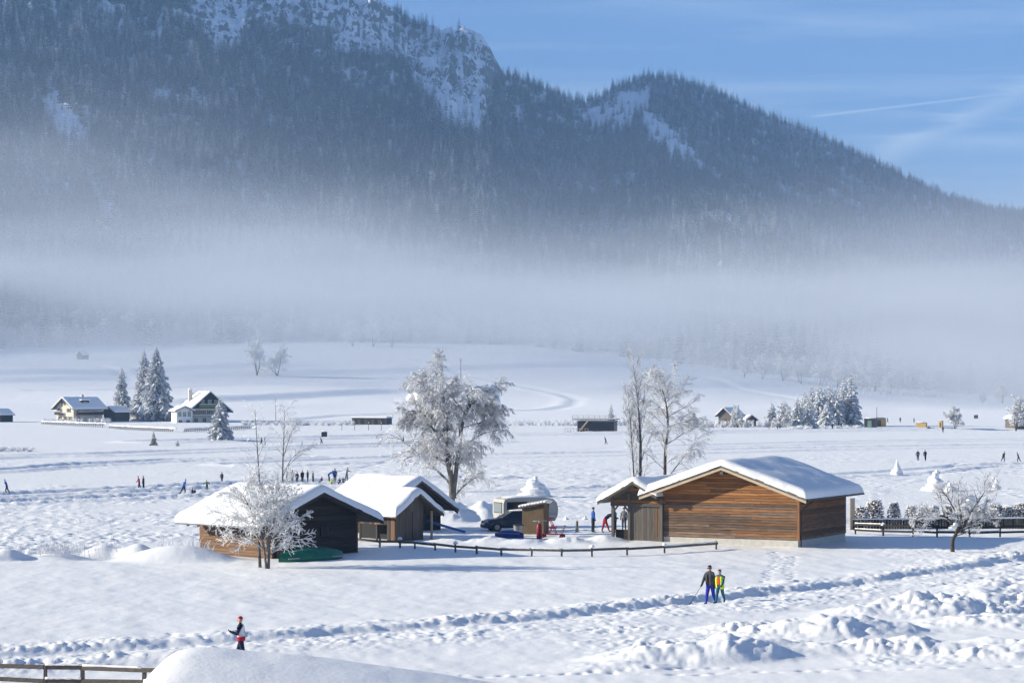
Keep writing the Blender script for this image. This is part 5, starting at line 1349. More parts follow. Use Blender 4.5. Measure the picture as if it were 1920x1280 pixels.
lo_ = MB().box(-8.2, 3.5, -2.6, -1.5 + 0.3, 0.1, 0.28).build('jetty', M['wood_grey_x'], ph)
for i in range(9): MB().box(-8.1 + i * 0.8, -8.0 + i * 0.8, -2.62, -2.54, 0.28, 1.1).build('baluster', M['wood_pale_z'], lo_)
MB().box(-8.2, -1.6, -2.63, -2.55, 1.05, 1.14).build('rail', M['wood_pale_x'], lo_)
# containers, stacks and little things on the right shore
def crate(name, label, px, d, w, l, h, m, ang=-20, cat='hut', snow=0.2, door=None):
    p = put(px, d); root = empty(name, (p.x, p.y, p.z), R(ang), label, cat)
    MB().box(-w / 2, w / 2, 0, l, -0.4, h).build('body', M[m], root)
    MB().box(-w / 2 - 0.06, w / 2 + 0.06, -0.06, l + 0.06, h + 0.002, h + 0.08).build('roof', M['roofing'], root)
    MB().blob((0, l / 2, h + 0.08), (w / 2 + 0.05, l / 2 + 0.05, max(snow, 0.12)), 7, 0.15, 14, 6, flat=0.02).build('snow', M['snow_roof'], root, True)
    if door: MB().box(-w * 0.18, w * 0.22, -0.05, 0.0, 0.0, h * 0.8).build('door', M[door], root)
    return root
M['door_green'] = mat('door_green', (0.12, 0.22, 0.18), 0.6, 0.15)
crate('container', 'dark shore container with a green door, right of the white spruce clump', 1630, 735, 3.2, 2.4, 2.6, 'metal_dark', -25, 'container', 0.25, 'door_green')
crate('yellow_shed', 'yellow-sided shed just behind the dark container', 1648, 745, 3.0, 2.4, 2.5, 'yellow', -25, 'shed', 0.2, 'wood_worn_z')
crate('wood_stack', 'pale yellow timber stack on the right shore', 1727, 735, 2.9, 2.0, 1.3, 'yellow', -20, 'stack', 0.25)
crate('kiosk', 'small orange-yellow booth on the right shore, below the round frosted tree', 1763, 718, 1.1, 1.1, 1.75, 'yellow', -30, 'booth', 0.15, 'wood_worn_z')
crate('dark_cabin', 'small dark box standing alone on the right shore', 1830, 900, 1.4, 1.0, 1.2, 'metal_dark', -10, 'box', 0.1, 'wood_worn_z')
# poles and signs
def pole(px, d, h, r, label, name='pole', m='wood_worn_z', arm=False):
    p = put(px, d); root = empty(name, p, 0, label, 'pole')
    MB().tube([(0, 0, -0.5), (0, 0, h)], [r, r * 0.7], 6).build('shaft', M[m], root)
    MB().blob((0, 0, h), (r * 1.3, r * 1.3, r * 1.2), 2, 0.2, 8, 5).build('cap', M['snow_lump'], root, True)
    if arm: MB().bar((-0.8, 0, h * 0.88), (0.8, 0, h * 0.88), 0.1, 0.12).build('crossarm', M['wood_worn_x'], root)
    return root
pole(1644, 740, 6.2, 0.11, 'tall thin pole beside the dark shore container')
pole(517, 790, 8.0, 0.10, 'tall thin pole beyond the slim birches on the left')
pole(864, 1330, 11, 0.20, 'utility pole high on the meadow behind the big birch', 'utility_pole', arm=True)
pole(1442, 690, 0.0 + 5.0, 0.1, 'thin pole left of the white spruce clump')
for i, px in enumerate((641, 665, 691, 715)):
    pole(px, 700, 2.2, 0.09, 'short lamp-like post before the flat building, ' + ['first from the left', 'second from the left', 'third from the left', 'rightmost'][i], 'short_post')
def board_sign(px, d, w, h, zb, label, m='metal_dark', ang=0):
    p = put(px, d); root = empty('sign_board', p, R(ang), label, 'sign')
    MB().box(-w / 2, w / 2, -0.03, 0.03, zb, zb + h).build('panel', M[m], root)
    for s in (-1, 1): MB().box(s * w * 0.35 - 0.04, s * w * 0.35 + 0.04, 0.035, 0.11, -0.5, zb + h * 0.9).build('post', M['wood_grey_z'], root)
    MB().tube([(-w / 2, 0, zb + h + 0.03), (0, 0, zb + h + 0.06), (w / 2, 0, zb + h + 0.03)], 0.07, 6).build('snow_strip', M['snow_lump'], root, True)
board_sign(608, 590, 1.4, 1.2, 0.5, 'small dark notice board on the lake snow, left of the flat building')
# low garden wall and shrubs round the chalets
for i, (pa, pb, nm) in enumerate((((78, 795), (200, 799), 'along the garden of the cream chalet'), ((205, 800), (330, 806), 'between the two chalets'), ((345, 806), (475, 800), 'before the inn'))):
    a, b = stand(*pa, 0.6), stand(*pb, 0.6)
    rt = empty('garden_fence', a, math.atan2(b.y - a.y, b.x - a.x), 'low dark snow-capped garden fence ' + nm, 'fence')
    L_ = math.hypot(b.x - a.x, b.y - a.y)
    n = int(L_ / 1.6)
    for k in range(n): MB().box(k * 1.6, k * 1.6 + 0.14, -0.06, 0.06, -0.6, 0.8).build('post', M['wood_dark_z'], rt)
    for zz in (0.25, 0.6): MB().box(0, n * 1.6, -0.10, -0.065, zz, zz + 0.16).build('rail', M['wood_dark_x'], rt)
    q = random.Random(i); MB().tube([(k * L_ / 60, 0, 0.9 + 0.10 * q.random()) for k in range(61)], [0.10 + 0.22 * q.random() ** 2 for _ in range(61)], 6).build('snow_strip', M['snow_lump'], rt, True)
def bush_row(px0, px1, d, n, h, seed, label, m='twig_white'):
    q = random.Random(seed); p0 = put((px0 + px1) / 2, d); mb = MB()
    for p in puts([px0 + (px1 - px0) * q.random() for _ in range(n)], [d + q.uniform(-6, 6) for _ in range(n)]):
        p = p - p0
        for k in range(26):
            e = p + Vector((q.gauss(0, 0.6), q.gauss(0, 0.6), h * q.uniform(0.3, 1.0)))
            mb.tube([p + Vector((q.gauss(0, .15), q.gauss(0, .15), -0.2)), p.lerp(e, 0.6) + Vector((q.gauss(0, .1), 0, 0.1)), e], [0.05, 0.05, 0.035], 3, cap=False)
    o = mb.build('shrubs', M[m], None, fix=False, loc=p0); tag(o, label, 'shrubs', kind='stuff')
bush_row(85, 210, 795, 26, 1.6, 1, 'frosted shrubs in the chalet gardens', 'twig_grey')
bush_row(450, 660, 760, 40, 1.6, 2, 'grey frosted shrubs along the shore left of the flat building', 'twig_grey')
bush_row(940, 1180, 760, 60, 1.9, 3, 'frosted shrubs along the shore about the platform hut')
bush_row(1270, 1480, 740, 60, 2.2, 4, 'frosted shrubs along the shore below the hay barn')
bush_row(1480, 1620, 715, 30, 1.2, 5, 'frosted shrubs at the foot of the white spruces')
bush_row(1620, 1780, 1330, 40, 4.0, 6, 'white frosted shrubs along the far right meadow edge')
bush_row(-10, 90, 480, 12, 0.9, 7, 'frosted reeds on the lake at the far left', 'twig_grey')
# dry grass on the left bank
q = random.Random(77); mb = MB(); g0 = put(100, 150)
gp_ = [q.choice([q.uniform(-20, 230), q.uniform(70, 150), q.uniform(300, 400)]) for _ in range(620)]
for px, p in zip(gp_, puts(gp_, [q.uniform(149, 155) for _ in gp_])):
    p = p - g0
    hgt = q.uniform(0.25, 0.95) * (1.0 if px < 230 else 0.8); dx_ = q.gauss(0, 0.16)
    mb.tube([p + Vector((0, 0, -0.1)), p + Vector((dx_ * 0.4, q.gauss(0, .05), hgt * 0.6)), p + Vector((dx_, q.gauss(0, .1), hgt))], [0.010, 0.010, 0.007], 3, cap=False)
tag(mb.build('dry_grass', M['twig_grey'], None, fix=False, loc=g0), 'dry frosted grass stalks along the left bank', 'grass', kind='stuff')

# ------------------------------------------------------------------ snow figures, piles, mound
def snow_pile(px, d, h, w, seed, label, sharp=1.0):
    p = put(px, d); q = random.Random(seed); mb = MB(); n = 6
    for i in range(n):
        t = i / (n - 1.0); r = w / 2 * (1 - t) ** sharp + 0.10 * w
        mb.blob((q.uniform(-1, 1) * w * 0.06, q.uniform(-1, 1) * w * 0.06, h * t * 0.86), (r, r, h * 0.26), seed * 7 + i, 0.35, 14, 9)
    o = mb.build('snow_pile', M['snow_lump'], None, True, loc=p)
    return tag(o, label, 'snow pile', 'piled snow cones on the lake')
snow_pile(1002, 284, 2.1, 3.4, 1, 'tall lumpy snow cone on the lake behind the caravan', 0.8)
snow_pile(1682, 352, 1.95, 1.5, 2, 'slim pointed snow cone, leftmost on the lake beyond the big barn', 1.2)
snow_pile(1754, 302, 2.3, 2.6, 3, 'largest lumpy snow cone on the lake above the fruit tree', 1.1)
snow_pile(1868, 305, 1.3, 1.1, 4, 'small pointed snow cone near the right picture edge', 1.2)
snow_pile(1096, 224, 0.9, 1.2, 5, 'small rounded snow heap on the lake left of the blue-jacketed man', 0.7)
snow_pile(1062, 205, 0.55, 0.9, 6, 'lowest snow heap beside the yard, left of the standing board', 0.7)
snow_pile(1782, 300, 0.9, 1.6, 7, 'broad low snow heap just right of the largest cone', 0.8)
# the smooth mound in the foreground
xs = np.linspace(240, 1060, 90); prof_px = np.interp(xs, [240, 268, 292, 320, 352, 400, 470, 560, 700, 900, 1060], [1330, 1284, 1248, 1222, 1212, 1214, 1221, 1229, 1247, 1278, 1312])
k_ = np.ones(7) / 7; prof_px = np.convolve(np.pad(prof_px, 3, 'edge'), k_, 'valid')
dm_ = 80.0; ztop = CH - (prof_px - HZ) / F * dm_; xw = (xs - CX) / F * dm_
ds = np.linspace(-9, 5, 40); Dg, Xg = np.meshgrid(ds, xw, indexing='ij')
crown = np.where(ds < 0, 1 - (ds / 9.6) ** 2 * 0.9, 1 - (ds / 5.2) ** 2)[:, None]
Zg = 1.9 + (ztop[None, :] - 1.9) * crown + 0.035 * fbm(Xg / 1.2, Dg / 1.2, 3, 601) * crown
Zg = np.maximum(Zg, 1.6)
mb = MB(); nr_, nc_ = Xg.shape; cx0 = float(xw.mean())
mb.add([(float(Xg[j, i]) - cx0, float(Dg[j, i]), float(Zg[j, i]) - 2.2) for j in range(nr_) for i in range(nc_)], [(j * nc_ + i, j * nc_ + i + 1, (j + 1) * nc_ + i + 1, (j + 1) * nc_ + i) for j in range(nr_ - 1) for i in range(nc_ - 1)])
tag(mb.build('snow_mound', M['snow_roof'], None, True, loc=(cx0, dm_, 2.2)), 'large smooth rounded snow mound at the bottom edge, hiding the runner\'s feet', 'snow mound')

# ------------------------------------------------------------------ boats, pipe, car, caravan, stand, machine
def hull(mb, L, B, Hh, M_=None):
    """An upturned boat hull."""
    n, k = 17, 9; vs = []
    for i in range(n):
        t = -1 + 2 * i / (n - 1.0); w = B / 2 * (1 - abs(t) ** 2.6) + 0.03; h = Hh * (1 - 0.35 * abs(t) ** 2)
        for j in range(k):
            a = math.pi * j / (k - 1); vs.append(Vector((t * L / 2, -math.cos(a) * w, math.sin(a) ** 0.75 * h)))
    fs = [(i * k + j, i * k + j + 1, (i + 1) * k + j + 1, (i + 1) * k + j) for i in range(n - 1) for j in range(k - 1)]
    fs += [(i * k, (i + 1) * k, (i + 1) * k + k - 1, i * k + k - 1) for i in range(n - 1)]
    return mb.add(vs, fs)
p = put(583, 148.6)
bt = empty('upturned_boat', (p.x, p.y, 2.3), R(38), 'green upturned boat lying against the dark left barn', 'boat')
hull(MB(), 4.6, 1.7, 0.85).build('hull', M['green_tarp'], bt, True)
MB().tube([(t * 0.46 * 4.6 / 2 * 2, 0, 0.87 - 0.28 * (t * t)) for t in [-0.95, -0.6, -0.3, 0, 0.3, 0.6, 0.95]], 0.035, 6).build('keel', M['green_tarp'], bt, True)
MB().bar((-2.0, -0.62, 0.28), (1.9, -0.70, 0.30), 0.06, 0.05).build('gunwale', M['metal_grey'], bt)
p = put(955, 168.6)
bb = empty('upturned_boat', (p.x, p.y, p.z - 0.08), R(-20), 'blue upturned dinghy half buried in the yard snow', 'boat')
hull(MB(), 2.1, 1.1, 0.62).build('hull', M['blue_plastic'], bb, True)
MB().bar((-0.9, -0.42, 0.42), (0.9, -0.46, 0.40), 0.05, 0.05).build('gunwale', M['metal_grey'], bb)
a, b = at(800, 976, 168), at(872, 997, 167)
tag(MB().tube([(0, 0, 0), (b - a) * 0.5, b - a], 0.09, 8).build('blue_pole', M['blue_pipe'], None, loc=a), 'long blue pole slanting from the small shed into the snow', 'pole')
# car
M['car_paint'] = mat('car_paint', (0.022, 0.034, 0.055), 0.25, 0.1, 2.0, spec=0.6)
def car(px, d, ang, label):
    p = put(px, d); root = empty('parked_car', (p.x, p.y, p.z - 0.02), R(ang), label, 'car')
    L_, Wd = 4.5, 1.78
    xs_ = [-2.25, -2.15, -1.6, -0.7, 0.2, 1.0, 1.75, 2.15, 2.27]; zt_ = [0.75, 0.98, 1.02, 0.98, 0.95, 0.93, 0.84, 0.70, 0.52]; wd = [0.74, 0.84, 0.89, 0.89, 0.89, 0.89, 0.87, 0.80, 0.68]
    mb = MB(); vs = []; k = 8
    for x, zt_i, w in zip(xs_, zt_, wd):
        vs += [Vector((x, -w * 0.94, 0.24)), Vector((x, -w, 0.45)), Vector((x, -w, zt_i * 0.82)), Vector((x, -w * 0.88, zt_i)), Vector((x, w * 0.88, zt_i)), Vector((x, w, zt_i * 0.82)), Vector((x, w, 0.45)), Vector((x, w * 0.94, 0.24))]
    n = len(xs_); fs = [(i * k + j, i * k + (j + 1) % k, (i + 1) * k + (j + 1) % k, (i + 1) * k + j) for i in range(n - 1) for j in range(k)] + [tuple(range(k)), tuple(range((n - 1) * k, n * k))]
    mb.add(vs, fs); mb.build('body', M['car_paint'], root, True)
    xr = [-2.05, -1.75, 0.15, 1.05]; zr_ = [0.97, 1.44, 1.46, 0.94]; wr = [0.76, 0.62, 0.62, 0.76]
    mb = MB(); vs = []
    for x, z, w in zip(xr, zr_, wr): vs += [Vector((x, -w, z)), Vector((x, w, z))]
    vs += [Vector((-1.9, -0.79, 0.95)), Vector((-1.9, 0.79, 0.95)), Vector((0.9, -0.79, 0.93)), Vector((0.9, 0.79, 0.93))]
    mb.add(vs, [(2, 4, 5, 3), (0, 2, 3, 1), (4, 6, 7, 5), (0, 6, 4, 2), (1, 3, 5, 7)]); mb.build('cabin', M['car_paint'], root)
    def pane(nm, pts): mb = MB(); mb.add([Vector(v) for v in pts], [(0, 1, 2, 3)]); return mb.build(nm, M['glass'], root)
    pane('windscreen', [(0.22, -0.58, 1.445), (0.98, -0.70, 0.985), (0.98, 0.70, 0.985), (0.22, 0.58, 1.445)])
    MB().add([Vector(v) for v in [(0.235, -0.585, 1.46), (1.03, -0.71, 0.975), (1.03, 0.71, 0.975), (0.235, 0.585, 1.46)]], [(0, 1, 2, 3)])
    pane('rear_window', [(-1.80, -0.56, 1.40), (-2.04, -0.70, 1.03), (-2.04, 0.70, 1.03), (-1.80, 0.56, 1.40)])
    for s in (-1, 1):
        for x0, x1, nm in ((-0.62, 0.12, 'side_window'), (-1.62, -0.70, 'side_window')):
            x2 = x1 + (0.66 if x1 > 0 else 0.0); x3 = x0 - (0.16 if x0 < -1 else 0)
            pane(nm, [(x0, s * 0.655, 1.40), (x1, s * 0.655, 1.40), (x2, s * 0.765, 1.0), (x3, s * 0.765, 1.0)])
        MB().blob((0.72, s * 0.98, 1.02), (0.11, 0.09, 0.08), 3, 0.05, 8, 6).build('mirror', M['car_paint'], root, True)
        MB().blob((2.08, s * 0.62, 0.66), (0.16, 0.17, 0.09), 3, 0.05, 10, 6).build('headlight', M['glass_pale'], root, True)
        for x in (1.42, -1.38):
            w = MB(); w.tube([(x, s * 0.70, 0.32), (x, s * 0.90, 0.32)], 0.32, 18); wh = w.build('wheel', M['rubber'], root)
            MB().tube([(x, s * 0.895, 0.32), (x, s * 0.915, 0.32)], 0.20, 14).build('rim', M['metal_grey'], wh)
    MB().box(2.24, 2.30, -0.6, 0.6, 0.32, 0.46).build('bumper', M['rubber'], root)
    roof = MB(); roof.blob((-0.75, 0, 1.46), (1.08, 0.62, 0.09), 4, 0.15, 16, 6, flat=0.1); roof.build('snow', M['snow_roof'], root, True)
    return root
car(962, 177.5, 195, 'dark blue car parked in the yard, snow on its roof, before the caravan')
# caravan
p = put(944, 181.0)
cv = empty('caravan', (p.x, p.y, p.z + 0.0), R(24), 'old white caravan with dark windows and snow on its roof', 'caravan')
Lc, Wc, Hc = 4.7, 2.1, 2.35
prof_c = [(0.25, 0.45), (Lc - 0.3, 0.45), (Lc - 0.05, 0.9), (Lc, 1.4), (Lc - 0.12, 1.95), (Lc - 0.45, 2.25), (Lc - 0.9, Hc), (0.5, Hc), (0.12, 2.25), (0.0, 1.9), (0.0, 1.1), (0.1, 0.7)]
M['caravan_skin'] = mat('caravan_skin', (0.42, 0.41, 0.38), 0.45, 0.12, 2.0)
MB().prism(prof_c, 0, Wc).build('body', M['caravan_skin'], cv)
cv.scale = (0.95, 0.95, 0.92)
for x0, x1 in ((0.3, 2.0), (3.0, 3.9)):
    w = MB().box(x0, x1, -0.03, -0.004, 1.45, 2.05).build('window', M['rubber'], cv); MB().box(x0 + 0.05, x1 - 0.05, -0.04, -0.032, 1.5, 2.0).build('pane', M['glass'], w)
w = MB().box(-0.03, -0.003, 0.25, Wc - 0.25, 1.15, 2.0).build('window', M['rubber'], cv); MB().box(-0.04, -0.032, 0.3, Wc - 0.3, 1.2, 1.95).build('pane', M['glass_pale'], w)
d_ = MB().box(2.15, 2.8, -0.025, -0.003, 0.55, 2.1).build('door', M['cream'], cv); MB().box(2.65, 2.73, -0.06, -0.026, 1.2, 1.3).build('handle', M['metal_grey'], d_)
MB().box(0.15, Lc - 0.15, -0.012, -0.002, 0.98, 1.1).build('stripe', M['metal_grey'], cv)
for yy_ in (0.12, Wc - 0.12): wh = MB().tube([(2.3, yy_ - 0.1, 0.3), (2.3, yy_ + 0.1, 0.3)], 0.32, 16).build('wheel', M['rubber'], cv)
MB().bar((0, Wc / 2, 0.45), (-1.1, Wc / 2, 0.45), 0.1, 0.1).build('drawbar', M['metal_dark'], cv)
sv = MB(); sv.blob((Lc / 2, Wc / 2, Hc + 0.01), (Lc / 2 - 0.35, Wc / 2 - 0.05, 0.16), 3, 0.2, 20, 6, flat=0.05); sv.build('snow', M['snow_roof'], cv, True)
# wooden stall with slanted snow roof
p = put(999, 172.2)
ks = empty('wooden_stall', (p.x, p.y, p.z), R(-22), 'tall narrow brown plywood stall with slanted snowy roof beside the car', 'stall')
ks.scale = (0.95, 0.95, 0.92)
M['plywood'] = mat('plywood', (0.125, 0.088, 0.05), 0.8, 0.25, 2.0, (1, 1, 0.4)); M['sign_orange'] = mat('sign_orange', (0.55, 0.22, 0.05), 0.7, 0.1)
MB().prism([(-0.85, -0.3), (0.85, -0.3), (0.85, 2.28), (-0.85, 1.95)], 0, 1.1).build('body', M['plywood'], ks)
MB().prism([(-1.15, 1.93), (1.1, 2.37), (1.1, 2.44), (-1.15, 2.0)], -0.2, 1.3).build('roof', M['wood_worn_x'], ks)
mb = MB()
for i in range(9): mb.blob((-0.98 + i * 0.245, 0.55, 2.02 + (i * 0.245) * 0.195 + 0.09), (0.24, 0.76, 0.15), i, 0.12, 12, 7)
mb.build('snow', M['snow_roof'], ks, True)
sg = MB().box(-0.875, -0.853, 0.15, 0.95, 1.5, 1.85).build('sign', M['sign_orange'], ks); MB().box(-0.885, -0.853, 0.35, 0.75, 1.05, 1.4).build('notice', M['white_paint'], ks)
# red snow-making cart
M['red_dull'] = mat('red_dull', (0.22, 0.015, 0.03), 0.5, 0.3, 4.0)
p = put(1034, 168.8)
rc = empty('snow_cart', (p.x, p.y, p.z - 0.05), R(-12), 'red tubular machine on small wheels standing in the yard snow', 'machine')
rc.scale = (0.8, 0.8, 0.8)
fr = MB()
for y in (-0.3, 0.3):
    fr.tube([(-0.9, y, 0.35), (0.9, y, 0.35), (1.15, y, 1.1)], 0.04, 6); fr.tube([(-0.2, y, 0.35), (0.1, y, 1.2), (-0.25, y, 1.75)], 0.035, 6); fr.tube([(0.1, y, 1.2), (0.45, y, 0.35)], 0.04, 6); fr.tube([(-0.25, y, 1.75), (0.2, y, 1.7)], 0.04, 6)
fr.tube([(1.15, -0.32, 1.1), (1.15, 0.32, 1.1)], 0.04, 6); fr.build('frame', M['red_dull'], rc)
for x in (-0.7, 0.95):
    for y in (-0.4, 0.4): w = MB().tube([(x, y - 0.06, 0.18), (x, y + 0.06, 0.18)], 0.18, 14).build('wheel', M['rubber'], rc); MB().tube([(x, y - 0.07, 0.18), (x, y + 0.07, 0.18)], 0.08, 10).build('hub', M['red_paint'], w)
MB().box(-0.15, 0.5, -0.28, 0.28, 0.85, 0.98).build('seat', M['red_paint'], rc)
p = put(1011, 167.6)
tk = empty('gas_bottle', (p.x, p.y, p.z), 0, 'red upright gas bottle left of the red machine', 'bottle')
MB().tube([(0, 0, -0.2), (0, 0, 0.85), (0, 0, 1.0), (0, 0, 1.08)], [0.19, 0.19, 0.13, 0.05], 16).build('body', M['red_dull'], tk, True); MB().tube([(0, 0, 1.05), (0, 0, 1.25)], 0.05, 8).build('valve', M['metal_grey'], tk)
p = put(1012, 170.2)
tb = empty('round_table', (p.x, p.y, p.z), 0, 'round grey standing table behind the gas bottle', 'table')
MB().tube([(0, 0, 0), (0, 0, 1.05)], 0.05, 8).build('leg', M['metal_grey'], tb); MB().tube([(0, 0, 1.05), (0, 0, 1.09)], 0.5, 20).build('table_top', M['metal_grey'], tb); MB().tube([(0, 0, -0.05), (0, 0, 0.06)], 0.3, 14).build('foot', M['metal_grey'], tb)
p = put(972, 170.6)
bn = empty('waste_bin', (p.x, p.y, p.z), R(10), 'grey open bin in front of the car', 'bin')
MB().tube([(0, 0, 0), (0, 0, 0.75)], [0.28, 0.36], 14, cap=False).build('body', M['metal_grey'], bn); MB().tube([(0, 0, 0.74), (0, 0, 0.80)], 0.39, 14).build('lid', M['metal_dark'], bn)
p = put(1082, 175.5)
sg = empty('a_board', (p.x, p.y, p.z), R(-15), 'small wooden standing board with a white sheet in the yard', 'sign')
for s in (-1, 1): MB().bar((0, s * 0.25, -0.05), (0, s * 0.03, 0.75), 0.5, 0.03, up=(1, 0, 0)).build('panel', M['wood_pale_z'], sg)
MB().bar((0, -0.235, 0.2), (0, -0.075, 0.66), 0.38, 0.01, up=(1, 0, 0)).build('sheet', M['white_paint'], sg)
# snowmobile on the lake
p = put(1745, 700)
sm = empty('snowmobile', p, R(190), 'dark snowmobile parked far out on the lake', 'snowmobile')
MB().blob((0.5, 0, 0.55), (0.75, 0.4, 0.35), 5, 0.1, 12, 8).build('cowl', M['rubber'], sm, True); MB().box(-1.2, 0.2, -0.25, 0.25, 0.2, 0.72).build('seat', M['black'], sm); MB().box(-1.3, 0.4, -0.22, 0.22, 0.0, 0.24).build('track', M['rubber'], sm)
for s in (-1, 1): MB().bar((0.2, s * 0.4, 0.05), (1.5, s * 0.4, 0.08), 0.14, 0.05).build('ski', M['metal_dark'], sm)
MB().add([Vector((0.75, -0.3, 0.8)), Vector((0.75, 0.3, 0.8)), Vector((0.45, 0.26, 1.15)), Vector((0.45, -0.26, 1.15))], [(0, 1, 2, 3)]).build('windshield', M['glass'], sm)

# ------------------------------------------------------------------ people
M['skin'] = mat('skin', (0.50, 0.30, 0.22), 0.6, 0.08, 4.0)
def cloth(name, col): return mat('cloth_' + name, col, 0.85, 0.18, 7.0, bump=0.3)
for nm, col in (('blue', (0.018, 0.10, 0.42)), ('navy', (0.012, 0.016, 0.05)), ('black', (0.014, 0.014, 0.017)), ('red', (0.42, 0.015, 0.035)), ('crimson', (0.30, 0.02, 0.035)), ('green', (0.03, 0.12, 0.06)), ('teal', (0.01, 0.13, 0.19)),
                ('grey', (0.16, 0.16, 0.17)), ('white', (0.72, 0.72, 0.72)), ('lime', (0.52, 0.68, 0.03)), ('royal', (0.025, 0.03, 0.36)), ('petrol', (0.012, 0.115, 0.17)), ('orange', (0.55, 0.09, 0.015)), ('purple', (0.05, 0.02, 0.10)), ('darkgrey', (0.05, 0.05, 0.06)), ('brown', (0.07, 0.035, 0.03))):
    M['c_' + nm] = cloth(nm, col)
PEOPLE = []
POSE = {'stand': dict(lean=0.03, th=(0.04, -0.05), kn=(0.02, 0.05), arm=(0.05, -0.05), el=(0.25, 0.2), out=0.16),
        'skate': dict(lean=0.42, th=(0.45, -0.35), kn=(0.55, 0.25), arm=(-0.5, -0.6), el=(0.6, 0.5), out=0.2),
        'glide': dict(lean=0.22, th=(0.22, -0.22), kn=(0.30, 0.20), arm=(0.3, -0.4), el=(0.4, 0.4), out=0.3),
        'walk': dict(lean=0.06, th=(0.36, -0.30), kn=(0.12, 0.35), arm=(-0.35, 0.35), el=(0.35, 0.45), out=0.14),
        'run': dict(lean=0.04, th=(0.35, -0.25), kn=(0.35, 0.55), arm=(-0.25, 0.25), el=(1.75, 1.65), out=0.14),
        'bend': dict(lean=1.05, th=(0.30, 0.10), kn=(0.25, 0.12), arm=(0.85, 0.75), el=(0.2, 0.3), out=0.15),
        'sit': dict(lean=0.15, th=(1.35, 1.25), kn=(0.5, 0.7), arm=(0.5, 0.6), el=(0.5, 0.4), out=0.2),
        'stride': dict(lean=0.10, th=(0.30, -0.22), kn=(0.10, 0.25), arm=(0.30, -0.20), el=(0.25, 0.3), out=0.25)}
def skeleton(h, pose, bulk=1.0, spread=0.055):
    """Joints, edges, radii and the clothing zone of each bone; the figure faces +x."""
    P_ = POSE[pose] if isinstance(pose, str) else pose
    V = []; E = []; Rr = []; Zn = []
    def v(p, r, par=None, zone=None):
        V.append(Vector(p) * h); Rr.append(r * h); i = len(V) - 1
        if par is not None: E.append((par, i)); Zn.append(zone)
        return i
    l = P_['lean']; up = Vector((math.sin(l), 0, math.cos(l)))
    pel = v((0, 0, 0), 0.078 * bulk)
    sp = v(up * 0.10, 0.074 * bulk, pel, 'top'); ch = v(up * 0.21, 0.086 * bulk, sp, 'top'); nb = v(up * 0.285, 0.060 * bulk, ch, 'top')
    hl = l * 0.55 - P_.get('nod', 0); hd = Vector((math.sin(hl), 0, math.cos(hl)))
    n0 = Vector(up * 0.285)
    nk = v(n0 + hd * 0.035, 0.033, nb, 'head'); jw = v(n0 + hd * 0.075 + Vector((0.012, 0, 0)), 0.046, nk, 'head'); hc = v(n0 + hd * 0.115, 0.056, jw, 'head'); ht = v(n0 + hd * 0.155, 0.044, hc, 'head')
    hands = []; feet = []
    for k, s in ((0, -1), (1, 1)):
        a = P_['th'][k]; kn = P_['kn'][k]
        hp = v((0.0, s * spread, -0.035), 0.064 * bulk, pel, 'legs')
        d1 = Vector((math.sin(a), 0, -math.cos(a))); p1 = Vector((0, s * spread * 1.05, -0.035)) + d1 * 0.23
        ke = v(p1, 0.042 * bulk, hp, 'legs')
        mid = v(p1 + Vector((math.sin(a - kn), 0, -math.cos(a - kn))) * 0.10, 0.040 * bulk, ke, 'legs')
        p2 = p1 + Vector((math.sin(a - kn), 0, -math.cos(a - kn))) * 0.225
        an = v(p2, 0.029, mid, 'legs')
        fa = max(-0.6, min(0.3, (a - kn) * 0.8)); f1 = p2 + Vector((0.03, 0, -0.03)); f2 = p2 + Vector((math.cos(fa) * 0.10, s * 0.012, -0.034 + math.sin(fa) * 0.06))
        hb = v(f1, 0.028, an, 'shoe'); to = v(f2, 0.022, hb, 'shoe'); feet.append((p2, f2))
        am = P_['arm'][k]; el = P_['el'][k]; out = P_['out']
        sh = v(up * 0.262 + Vector((0, s * 0.093 * bulk, 0)), 0.046 * bulk, nb, 'arm')
        q_ = am + l * 0.25
        d1 = Vector((math.sin(q_) * math.cos(out), s * math.sin(out), -math.cos(q_) * math.cos(out))); e1 = Vector(up * 0.262 + Vector((0, s * 0.098 * bulk, 0))) + d1 * 0.165
        eb = v(e1, 0.036 * bulk, sh, 'arm')
        q2 = q_ + el; d2 = Vector((math.sin(q2) * 0.99, s * math.sin(out) * 0.3 - s * 0.12 * math.sin(el), -math.cos(q2))).normalized(); w1 = e1 + d2 * 0.14
        wr = v(w1, 0.025 * bulk, eb, 'arm'); ha = v(w1 + d2 * 0.05, 0.026, wr, 'hand'); hands.append((w1 * h, d2, s))
    zmin = min(min(p.z for p in f) for f in feet) - 0.022
    if pose == 'sit': zmin = min(zmin, -0.07)
    off = Vector((0, 0, -zmin * h))
    V = [p + off for p in V]; hands = [(w + off, d, s) for w, d, s in hands]
    return V, E, Rr, Zn, dict(head=V[hc], hd=hd, jaw=V[jw], hands=hands, chest=V[ch], pelvis=V[pel], up=up, neck=V[nb], h=h)
